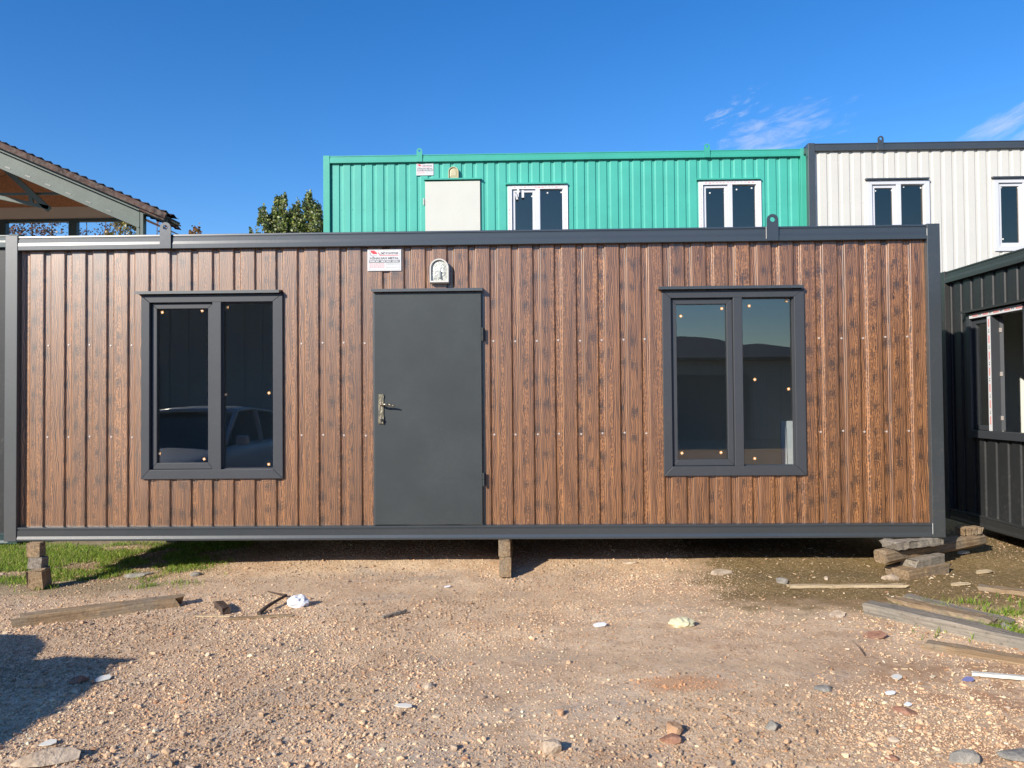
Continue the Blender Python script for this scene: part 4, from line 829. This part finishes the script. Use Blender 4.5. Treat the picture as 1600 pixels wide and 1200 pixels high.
rock('rock', 'flat grey slab beside the angular rock at bottom right', 'rock', 2.03, 3.27, 0.20, 0.12, 0.06, M['rockg'], 28)
rock('rock', 'grey stone at the right end of the front gravel band', 'rock', 1.08, 3.51, 0.08, 0.07, 0.06, M['rockg'], 29)
rock('rock', 'flat grey stone half sunk in the sandy patch', 'rock', 1.50, 3.98, 0.13, 0.08, 0.035, M['rockg'], 31)
rock('rock', 'grey slab lying in the bright grass by the left corner', 'rock', -3.45, 6.72, 0.34, 0.10, 0.06, M['rockg'], 33, rz=0.35)
rock('rock', 'small pale slab at the right end of the bright grass', 'rock', -2.90, 6.60, 0.14, 0.09, 0.05, M['rockg'], 34)
rock('rock', 'round tan stone half buried in the gravel left of centre', 'rock', -0.54, 4.05, 0.08, 0.07, 0.05, M['rock'], 36)
rock('rock', 'grey stone at the end of the brown boards on the right', 'rock', 3.05, 5.02, 0.09, 0.08, 0.07, M['rockg'], 38)
rock('rock', 'small pale stone to the right of the large pale rock', 'rock', 0.39, 3.62, 0.035, 0.03, 0.035, M['rock'], 39)
def crumple(name, label, cat, x, y, s, mat, seed, flat=0.8):
    bm = bmesh.new(); bmesh.ops.create_icosphere(bm, subdivisions=3, radius=0.5); r = random.Random(seed)
    ds = [(Vector((r.gauss(0, 1), r.gauss(0, 1), r.gauss(0, 1))).normalized(), r.uniform(6, 14), r.uniform(0, 6)) for _ in range(7)]
    for v in bm.verts:
        k = sum(abs(math.sin(v.co.dot(d)*f+p)) for d, f, p in ds)/7; v.co *= 0.62+0.62*k + r.uniform(-.06, .06); v.co.z *= flat
    me = bpy.data.meshes.new(name); bm.to_mesh(me); bm.free(); me.materials.append(mat); o = bpy.data.objects.new(name, me); COL.objects.link(o)
    o.scale = (s, s*0.8, s*0.8); o.location = (x, y, gz(x, y)+s*0.25*flat); return tag(o, label, cat)
crumple('crumpled_paper', 'crumpled white paper ball on the gravel below the door', 'paper', -1.70, 5.60, 0.155, M['paper'], 4)
crumple('foam_lump', 'torn yellowish foam lump on the sandy patch right of centre', 'foam', 0.99, 5.12, 0.16, M['foam'], 9, 0.5)
def flake(name, label, cat, x, y, l, w, rz, mat, t=0.004, tilt=0.15, group=None):
    r = random.Random(hash((round(x, 2), round(y, 2))) & 0xffff); pts = [(-.5, -.3), (-.2, -.5), (.3, -.42), (.5, -.1), (.36, .4), (-.1, .5), (-.45, .25)]
    mb = MB(); mb.prism([(a*l*r.uniform(.8, 1.1), b*w*r.uniform(.8, 1.1)) for a, b in pts], 'z', 0, t); o = mb.build(name, mat)
    o.location = (x, y, gz(x, y)+0.010); o.rotation_euler = (tilt, -tilt*.6, rz); return tag(o, label, cat, group)
flake('white_shard', 'white angular shard at the edge of the car shadow', 'shard', -2.33, 4.16, 0.10, 0.06, 0.5, M['plaster'])
flake('white_shard', 'white shard on the gravel above the flat rock at lower left', 'shard', -2.12, 3.36, 0.075, 0.05, 0.0, M['plaster'])
flake('white_shard', 'slim white shard left of centre on the front gravel', 'shard', -0.62, 3.77, 0.11, 0.035, -0.5, M['plaster'])
flake('white_shard', 'grey white tag on the right front gravel, uppermost of three scraps', 'shard', 1.94, 4.15, 0.06, 0.05, 0.2, M['plaster'])
flake('white_shard', 'bright white scrap on the right front gravel, middle of three scraps', 'shard', 1.80, 3.93, 0.06, 0.035, 0.1, M['paper'])
flake('white_shard', 'small white scrap just behind the broken brick at right', 'shard', 1.82, 3.79, 0.04, 0.03, 0.4, M['paper'])
flake('paper_scrap', 'flat white paper scrap on the sand below the middle blocks', 'paper', 0.455, 5.11, 0.10, 0.06, 0.2, M['paper'])
flake('paper_scrap', 'tiny white paper scrap right of the crumpled paper, farther back', 'paper', -0.66, 6.12, 0.05, 0.03, 0.1, M['paper'])
flake('plastic_scrap', 'small blue plastic scrap among splinters at right', 'scrap', 2.30, 4.13, 0.055, 0.04, -0.6, M['bluep'], tilt=0.35)
flake('dry_leaf', 'rusty dry leaf left of the long grey beam', 'leaf', 2.13, 4.86, 0.15, 0.09, -0.2, M['brick'], tilt=0.3)
flake('dry_leaf', 'curled pale leaf on the earth in front of the thin lath', 'leaf', 2.09, 5.33, 0.14, 0.09, 0.3, M['rock'], tilt=0.3)
flake('wood_scrap', 'pale splintered wood scrap right of the crib', 'scrap', 3.76, 6.50, 0.14, 0.06, 0.0, M['timberl'], t=0.012)
flake('wood_scrap', 'white splintered scrap in front of the dark unit', 'scrap', 3.85, 6.95, 0.10, 0.06, -0.3, M['plaster'], t=0.012)
flake('wood_scrap', 'long pale wood scrap between the crib and the boards', 'scrap', 3.36, 6.12, 0.16, 0.05, -0.2, M['timberl'], t=0.010)

# ------------------------------------------------------------------ pavilion on the left
PV = empty('pavilion', (-7.2, 14.0, 0.0)); tag(PV, 'open pavilion with tiled gable roof and pale green steel frame at upper left', 'pavilion')
def pv(mb, name, mat, **k):
    o = mb.build(name, mat, PV, **k); o.matrix_parent_inverse = Matrix.Translation((7.2, -14.0, 0.0)); return o
def osb():
    g = G('chipboard ceiling'); v = g.vor(g.scale(g.obj, (1, 1, 1)), 22, 1.0, '3D', 'all'); c = g.sep(v['Color']); n = g.noise(g.obj, 3, 4)
    return g.put(color=g.mix(g.rng(c[0], 0, 1, 0, 0.6), g.mix(n, (0.42, 0.20, 0.10), (0.52, 0.27, 0.14)), (0.30, 0.16, 0.09)), rough=0.8, spec=0.2)
M['osb'] = osb()
M['pgreen'] = paint('pale green steel', (0.058, 0.088, 0.076), 0.55, 0.2, 0.5, (0.22, 0.17, 0.12), bump=0.1)
M['plas'] = plain('painted plaster band', (0.50, 0.44, 0.37), 0.85, 0.2, var=0.08, sc=2)
def tile_mat():
    g = G('clay tile'); v = g.vor(g.scale(g.obj, (5.5, 4.5, 0.0)), 1.0, 0.3, '3D', 'all'); c = g.sep(v['Color']); n = g.noise(g.obj, 12, 5)
    return g.put(color=g.mix(g.rng(n, 0.4, 0.7), g.mix(c[0], (0.025, 0.014, 0.012), (0.085, 0.042, 0.032)), (0.12, 0.09, 0.075)), rough=0.75, spec=0.3)
M['tile'] = tile_mat()
SLP = 0.437; xe, ze = -6.60, 4.98; xr = -13.6; zr = ze+SLP*(xe-xr); Y0P, Y1P = 13.75, 14.42
def roof_z(x): return ze+SLP*(xe-x) if x > xr else ze+SLP*(x-(2*xr-xe))
# tiles: stepped courses along the slope, waves along the eave
def tiles(sgn, xa, ya, yb):
    course = 0.165; n = int((xa-xr)/course); ys = np.arange(ya, yb, 0.075); V = []; Fc = []; za = ze+SLP*(xe-xa)
    for i in range(n+1):
        for e, (t, lift) in enumerate(((i*course, 0.055), ((i+1)*course+0.02, 0.004))):
            x = xa-t; z = za+SLP*t-0.045
            for y in ys: V.append((x if sgn > 0 else 2*xr-x, y, z+lift+0.028*math.sin((y-Y0P)*2*math.pi/0.30)))
    m = len(ys)
    for r_ in range((n+1)*2-1):
        for j in range(m-1): a = r_*m+j; Fc.append((a, a+1, a+1+m, a+m))
    mb = MB(); mb.add(V, Fc)
    e0, e1 = (xa+0.02, xr) if sgn > 0 else (2*xr-xa-0.02, xr)
    mb.beam((e0, ya+0.02, za-0.075), (e1, ya+0.02, zr-0.065), 0.05, 0.10)
    return mb
XB = -9.4
for s in (1, -1):
    pv(tiles(s, xe, Y0P, Y1P), 'roof_tiles', M['tile'], fixn=False); pv(tiles(s, XB, Y1P, 20.6), 'roof_tiles', M['tile'], fixn=False)
def along(x0, x1, y, off, w, h, sgn=1):
    mb = MB(); f = (lambda x: x) if sgn > 0 else (lambda x: 2*xr-x)
    mb.beam((f(x0), y, ze+SLP*(xe-x0)-off), (f(x1), y, ze+SLP*(xe-x1)-off), w, h); return mb
for s in (1, -1):
    pv(along(-7.12, xr, 13.92, 0.145, 0.10, 0.055, s), 'verge_batten', M['pgreen'])
    a = along(-7.16, xr, 14.00, 0.335, 0.05, 0.30, s)
    for q in a.v[:]: pass
    a2 = along(-7.16, xr, 13.985, 0.485, 0.12, 0.02, s); a.v_len = len(a.v); n0 = len(a.v); a.v += a2.v; a.f += [tuple(i+n0 for i in f) for f in a2.f]; a.mi += a2.mi
    pv(a, 'rafter', M['pgreen'])
    f = (lambda x: x) if s > 0 else (lambda x: 2*xr-x)
    for k in range(11):
        holes = MB(); x = -7.75-0.38*k; z = ze+SLP*(xe-x)-0.42; holes.beam((f(x-0.05), 13.972, z+0.02), (f(x+0.05), 13.972, z-0.02), 0.004, 0.022)
        pv(holes, 'bolt_slot', M['black'])
    zc = lambda x: ze+SLP*(xe-x)-0.19; g_ = lambda x: x if s > 0 else 2*xr-x
    for xa, ya, yb in ((xe, 14.03, Y1P), (XB, Y1P+0.002, 20.5)):
        c = MB(); za = zc(xa)+(0.06 if xa == xe else 0.0)
        c.add([(g_(xa), ya, za), (g_(xr), ya, zc(xr)), (g_(xr), yb, zc(xr)), (g_(xa), yb, za), (g_(xa), ya, za+0.03), (g_(xr), ya, zc(xr)+0.03), (g_(xr), yb, zc(xr)+0.03), (g_(xa), yb, za+0.03)],
              [(0, 1, 2, 3), (4, 5, 6, 7), (0, 1, 5, 4), (1, 2, 6, 5), (2, 3, 7, 6), (3, 0, 4, 7)]); pv(c, 'ceiling_boards', M['osb'])
    e = MB(); e.beam((g_(-7.05), 13.93, ze+SLP*(xe+7.05)-0.16), (g_(-6.64), 13.93, ze+SLP*(xe+6.64)-0.16), 0.05, 0.06); pv(e, 'eave_trim', M['pgreen']); e = MB(); e.beam((g_(-7.08), 14.11, ze+SLP*(xe+7.08)-0.115), (g_(-6.63), 14.11, ze+SLP*(xe+6.63)-0.115), 0.60, 0.10); pv(e, 'soffit_board', M['tile'])
for s in (1, -1):
    for y in (14.0,):
        x = -7.15 if s > 0 else 2*xr+7.15; p = MB(); p.box(x-0.065, x-0.004, y-0.06, y+0.06, 0, 5.02); p.box(x+0.004, x+0.065, y-0.06, y+0.06, 0, 5.02); pv(p, 'post', M['pgreen'], bevel=0.004)
def mir(x): return 2*xr-x
for f in (lambda x: x, mir):      # inner truss, both halves
    Yt = 16.0; t = MB()
    t.beam((f(-11.17), Yt, 6.85), (f(-11.17), Yt, 5.90), 0.06, 0.10); t.beam((f(-11.15), Yt, 6.55), (f(-10.15), Yt, 5.62), 0.06, 0.11); t.beam((f(-12.0), Yt, 6.07), (f(-10.15), Yt, 5.66), 0.06, 0.08); t.beam((f(-10.56), Yt, 6.05), (f(-10.53), Yt, 5.76), 0.05, 0.08)
    pv(t, 'truss', M['pgreen'])
t = MB(); t.beam((mir(-9.5), Yt+0.1, 5.99), (-9.5, Yt+0.1, 5.99), 0.05, 0.05); pv(t, 'tie_bar', M['pgreen'])
bw = MB(); bw.prism([(mir(-10.3), 6.44), (-10.3, 6.44), (-11.0, 6.76), (mir(-11.0), 6.76)], 'y', 20.15, 20.25); pv(bw, 'plaster_band', M['plas'])
bw = MB(); bw.box(mir(-10.3), -10.3, 20.13, 20.27, 6.36, 6.437); bw.box(-12.25, -12.03, 20.13, 20.27, 3.3, 6.358); bw.box(-14.15, -13.95, 20.13, 20.27, 3.3, 6.358); pv(bw, 'wall_frame', M['teal'])
bw = MB(); bw.prism([(mir(-11.05), 6.763), (-11.05, 6.763), (xr, 7.78)], 'y', 20.16, 20.24); pv(bw, 'gable_boards', M['osb'])
bw = MB(); bw.box(mir(-7.25), -7.25, 14.1, 20.1, 3.1, 3.3); pv(bw, 'floor_slab', M['plas'])
bw = MB(); bw.box(mir(-7.4), -7.4, 14.3, 20.0, 0.0, 3.1); pv(bw, 'ground_storey_wall', M['plas'])

# ------------------------------------------------------------------ trees
def leaf_mat(name):
    g = G(name); at = g.N.new('ShaderNodeAttribute'); at.attribute_name = 'tint'; g.L.new(at.outputs['Color'], g.b.inputs['Base Color']); g.b.inputs['Roughness'].default_value = 0.4
    tr = g.N.new('ShaderNodeBsdfTranslucent'); g.L.new(at.outputs['Color'], tr.inputs[0]); ms = g.N.new('ShaderNodeMixShader'); ms.inputs[0].default_value = 0.3
    g.L.new(g.b.outputs[0], ms.inputs[1]); g.L.new(tr.outputs[0], ms.inputs[2]); g.L.new(ms.outputs[0], g.N['Material Output'].inputs[0]); return g.m
M['leaf'] = leaf_mat('tree leaf'); M['bark'] = rock_mat('tree bark', (0.10, 0.08, 0.06), (0.20, 0.16, 0.12))
def tree(label, group, base, limbs, nleaf, size, cols, trunk_r=0.12):
    """limbs: list of (top point, spread radius, start height fraction, share)"""
    root = empty('tree', base); tag(root, label, 'tree', group); bx, by, bz = base
    hi = max(l[0][2] for l in limbs); fork = Vector((0, 0, hi*0.25)); mb = MB(); mb.tube([Vector((0, 0, -0.1)), fork], [trunk_r, trunk_r*0.8], 9)
    pts = []; tot = sum(l[3] for l in limbs)
    for (tp, rad, st, sh) in limbs:
        tp = Vector((tp[0]-bx, tp[1]-by, tp[2]-bz)); mid = Vector((tp.x*0.8, tp.y*0.8, hi*0.25+(tp.z-hi*0.25)*0.4))
        path = [fork, mid, tp*0.98+Vector((0, 0, 0))]; mb.tube(path, [trunk_r*0.45, trunk_r*0.28, 0.012], 6)
        n = int(nleaf*sh/tot); u = rng.random(n)**0.85
        z = st*tp.z+(tp.z-st*tp.z)*u; t = np.clip((z-hi*0.25)/(tp.z-hi*0.25), 0, 1); prof = rad*np.where(u < 0.25, 0.6+1.6*u, 1.0-((u-0.25)/0.75)**1.6*0.93)
        # leaves gather on side twigs
        kt = max(6, n//26); ta = rng.uniform(0, 6.283, kt); tz = rng.random(kt)**0.85; ti = rng.integers(0, kt, n)
        z = st*tp.z+(tp.z-st*tp.z)*tz[ti]; prof = rad*np.where(tz[ti] < 0.25, 0.6+1.6*tz[ti], 1.0-((tz[ti]-0.25)/0.75)**3.0*0.80)
        rr = prof*rng.random(n)**0.5; a = ta[ti]+rng.normal(0, 0.35, n); z = z+rr*0.5+rng.normal(0, 0.07, n)-0.12
        t = np.clip((z-hi*0.25)/(tp.z-hi*0.25), 0, 1)
        cx = np.where(t < .4, mid.x*t/.4, mid.x+(tp.x-mid.x)*(t-.4)/.6); cy = np.where(t < .4, mid.y*t/.4, mid.y+(tp.y-mid.y)*(t-.4)/.6)
        pts.append(np.stack([cx+rr*np.cos(a), cy+rr*np.sin(a), z], 1))
    P = np.concatenate(pts); n = len(P); s = size*rng.uniform(0.6, 1.2, n)
    d1 = rng.normal(0, 1, (n, 3)); d1 /= np.linalg.norm(d1, axis=1)[:, None]; d2 = np.cross(d1, rng.normal(0, 1, (n, 3))); d2 /= np.linalg.norm(d2, axis=1)[:, None]
    V = np.stack([P-d1*s[:, None]*.5, P+d2*s[:, None]*.38, P+d1*s[:, None]*.5, P-d2*s[:, None]*.38], 1).reshape(-1, 3); F = np.arange(n*4).reshape(-1, 4)
    c = np.repeat(np.array(cols)[rng.integers(0, len(cols), n)]*rng.uniform(.7, 1.3, (n, 1)), 4, 0)
    mb.build('trunk', M['bark'], root, smooth=True)
    o = np_mesh('crown', V, F, M['leaf'], c); o.parent = root
    return root
GR = [(0.11, 0.165, 0.035), (0.18, 0.23, 0.055), (0.07, 0.11, 0.035), (0.34, 0.36, 0.10), (0.42, 0.45, 0.28)]
Yp = 25.0
tree('leafy green poplar rising in upright spires left of the green units', None, (-7.7, Yp, 0), [((-8.72, Yp, 7.95), 0.36, 0.62, 1.0), ((-8.28, Yp+.2, 8.42), 0.34, 0.62, 1.2), ((-7.95, Yp-.1, 8.36), 0.30, 0.62, 1), ((-7.60, Yp, 8.25), 0.30, 0.65, 1), ((-7.22, Yp+.1, 8.44), 0.36, 0.62, 1.4), ((-6.86, Yp-.2, 8.0), 0.32, 0.6, 1.1), ((-8.4, Yp+.3, 7.9), 0.5, 0.5, 1.6), ((-7.8, Yp+.4, 8.05), 0.55, 0.5, 1.8), ((-7.05, Yp+.3, 8.1), 0.55, 0.5, 1.8), ((-9.1, Yp, 7.35), 0.2, 0.7, 0.25), ((-6.4, Yp, 7.9), 0.45, 0.6, 1.0)], 30000, 0.10, GR, 0.2)
OR = [(0.36, 0.17, 0.04), (0.28, 0.12, 0.03), (0.40, 0.25, 0.06), (0.22, 0.15, 0.05)]
tree('small orange autumn tree top between the pavilion and the poplar', 'autumn trees', (-10.95, 25, 0), [((-10.95, 25, 7.35), 0.42, 0.75, 1.0), ((-11.1, 25.1, 7.2), 0.35, 0.7, 1.0)], 1300, 0.085, OR, 0.1)
GO = [(0.30, 0.24, 0.05), (0.22, 0.20, 0.05), (0.36, 0.22, 0.05), (0.15, 0.14, 0.05)]
tree('golden olive tree seen through the pavilion at its right post', 'autumn trees', (-12.9, 24.4, 0), [((-13.15, 24.4, 7.55), 0.55, 0.7, 1.0), ((-12.75, 24.3, 7.4), 0.5, 0.7, 1.0), ((-13.6, 24.5, 7.1), 0.4, 0.7, 0.7)], 3600, 0.09, GO, 0.14)
BR = [(0.16, 0.07, 0.045), (0.22, 0.10, 0.06), (0.09, 0.06, 0.04), (0.26, 0.20, 0.14)]
tree('sparse reddish brown tree seen through the pavilion at the left edge', 'autumn trees', (-15.9, 24, 0), [((-16.6, 24, 7.9), 0.7, 0.6, 1.0), ((-15.9, 24.2, 7.9), 0.7, 0.6, 1.0), ((-15.1, 24, 7.8), 0.6, 0.65, 0.7), ((-17.4, 24, 7.9), 0.7, 0.6, .8)], 5200, 0.085, BR, 0.16)
tree('nearly bare reddish tree seen through the pavilion left of the golden one', 'autumn trees', (-14.1, 24.8, 0), [((-14.5, 24.8, 7.8), 0.6, 0.65, 1.0), ((-13.8, 24.7, 7.6), 0.6, 0.7, 1.0)], 1100, 0.08, BR, 0.12)
tree('nearly bare reddish tree just right of the pavilion post', 'autumn trees', (-12.2, 25.2, 0), [((-12.35, 25.2, 7.95), 0.4, 0.7, 1.0), ((-11.95, 25.1, 7.7), 0.35, 0.7, 1.0)], 420, 0.08, BR, 0.1)

# ------------------------------------------------------------------ behind the camera (what the glass mirrors)
def hill():
    xs = np.linspace(-5200, 5200, 130); rows = [(-2300, 0.0), (-2700, 0.45), (-3200, 1.0), (-3900, 0.8), (-4800, 0.1)]; V = []
    for y, k in rows:
        for x in xs: V.append((x+0.15*(y+2300), y, -5+k*(95+300*float(fbm(x/950+4.3, 0.5, 2.0, 5))**1.4+35*float(fbm(x/140, y/300, 8.0, 3)))))
    n = len(xs); F = [(r*n+j, r*n+j+1, (r+1)*n+j+1, (r+1)*n+j) for r in range(len(rows)-1) for j in range(n-1)]
    mb = MB(); mb.add(V, F); o = mb.build('hills', plain('haze tinted forested hillside', (0.10, 0.13, 0.17), 0.9, 0.1, sc=0.01), None, smooth=True); o['kind'] = 'structure'  # bluish base colour has the haze of the distance mixed into it
hill()
def shed(label, x0, x1, y0, y1, h, rise):
    r = empty('shed', ((x0+x1)/2, y1, 0)); tag(r, label, 'shed', 'sheds behind the camera'); ox, oy = (x0+x1)/2, y1
    m = plain('dark grey shed sheet', (0.36, 0.36, 0.35), 0.7, 0.2); nb = int((x1-x0)/0.5)
    w = MB(); w.box(x0-ox, x1-ox, y0-oy, y1-oy-0.03, 0, h)
    for k in range(nb): w.box(x0-ox+0.1+k*(x1-x0)/nb, x0-ox+0.22+k*(x1-x0)/nb, y1-oy-0.028, y1-oy+0.01, 0, h)
    w.build('wall', m, r)
    f = MB(); f.prism([(y0-oy-0.4, h+0.01), (y1-oy+0.4, h+0.01), (y1-oy+0.4, h+0.12), ((y0+y1)/2-oy, h+rise), (y0-oy-0.4, h+0.12)], 'x', x0-ox-0.3, x1-ox+0.3); f.build('roof', plain('shed roof sheet', (0.09, 0.09, 0.09), 0.6), r)
    for k in range(int((x1-x0)/7)):
        d = MB(); dx = x0-ox+2+k*7.0; d.box(dx, dx+3.0, y1-oy+0.012, y1-oy+0.04, 0, min(h-0.5, 2.6)); d.build('gate', plain('dull gate', (0.10, 0.10, 0.095), 0.6), r, bevel=0.01)
shed('long low dark shed behind the camera, mirrored in the right window', -4, 34, -25, -15, 2.85, 0.45)
shed('tall dark shed behind the camera, mirrored in the left window', -22, -6.4, -16, -7.5, 4.7, 0.3)
def car(label, loc, rz):
    r = empty('parked_car', loc, rz); tag(r, label, 'car')
    body = paint('silver car paint', (0.55, 0.56, 0.57), 0.25, 0.03, 0.1, bump=0.02, spec=0.6); gm = glass('car glass', (0.12, 0.13, 0.14), 1.6)
    # side profile stations: y, half width, z bottom, z belt ; front at +y
    st = [(-2.05, .55, .42, .78), (-1.98, .72, .30, .92), (-1.6, .80, .22, .95), (-0.8, .84, .20, .96), (0.4, .85, .20, .95), (1.0, .84, .20, .93), (1.5, .80, .22, .86), (1.92, .70, .28, .76), (2.06, .52, .38, .62)]
    V = []; F = []
    for y, w, zb, zt in st:
        sec = [(-w*.85, zb), (-w, zb+.12), (-w*1.02, (zb+zt)/2), (-w*.97, zt-.05), (-w*.88, zt), (0, zt+.035), (w*.88, zt), (w*.97, zt-.05), (w*1.02, (zb+zt)/2), (w, zb+.12), (w*.85, zb)]
        V += [(a, y, b) for a, b in sec]
    n = 11
    for i in range(len(st)-1):
        for k in range(n): F.append((i*n+k, i*n+(k+1) % n, (i+1)*n+(k+1) % n, (i+1)*n+k))
    F += [tuple(range(n)), tuple(range(len(st)*n-1, (len(st)-1)*n-1, -1))]
    b = MB(); b.add(V, F); bo = b.build('body', body, r, smooth=True); sm = bo.modifiers.new('s', 'SUBSURF'); sm.levels = 2; sm.render_levels = 2
    g = MB(); cs = [(-1.75, .70, .94), (-1.35, .62, 1.36), (-0.2, .60, 1.43), (0.25, .61, 1.38), (1.05, .72, .93)]
    V = []; F = []
    for y, w, z in cs: V += [(-w*1.08 if z > 1 else -w, y, .93), (-w, y, z), (w, y, z), (w*1.08 if z > 1 else w, y, .93)]
    for i in range(4):
        for k in range(3): F.append((i*4+k, i*4+k+1, (i+1)*4+k+1, (i+1)*4+k))
    g.add(V, F); g.build('window_glass', gm, r, smooth=False)
    rf = MB(); V = []; rs = [(-1.42, .60, 1.35), (-1.2, .61, 1.40), (-0.5, .60, 1.445), (0.0, .60, 1.43), (0.30, .60, 1.385)]
    for y, w, z in rs: V += [(-w*1.02, y, z), (-w*.6, y, z+.03), (0, y, z+.038), (w*.6, y, z+.03), (w*1.02, y, z)]
    F = [(i*5+k, i*5+k+1, (i+1)*5+k+1, (i+1)*5+k) for i in range(4) for k in range(4)]; rf.add(V, F); ro = rf.build('roof', body, r, smooth=True); so_ = ro.modifiers.new('t', 'SOLIDIFY'); so_.thickness = 0.03
    for s in (-1, 1):
        p = MB(); p.beam((s*.64, .28, 1.40), (s*.78, 1.08, .94), .05, .05); p.beam((s*.65, -.45, 1.42), (s*.75, -.45, .94), .03, .06); p.beam((s*.64, -1.38, 1.37), (s*.74, -1.78, .94), .06, .08); p.build('pillar', body, r)
        for y in (-1.25, 1.28):
            w = MB(); w.cyl((s*.66, y, .31), (s*.86, y, .31), .31, n=26); wo = w.build('wheel', M['black'], r, smooth=False, bevel=.02); h = MB(); h.cyl((s*.855, y, .31), (s*.872, y, .31), .19, n=18); h.build('rim', M['lgrey'], wo)
        h = MB(); h.box(s*.58-.14, s*.58+.14, 1.86, 1.97, .58, .70); h.build('headlight', M['lens'], r, bevel=.03)
        h = MB(); h.box(s*.60-.10, s*.60+.10, -2.02, -1.93, .66, .84); h.build('tail_light', M['red'], r, bevel=.02)
        h = MB(); h.box(s*.92-.08, s*.92+.08, .72, .84, .95, 1.08); h.build('mirror', body, r, bevel=.03)
car('silver hatchback parked left of the camera, mirrored in the left window', (-4.80, 1.93, -0.03), 0.0)
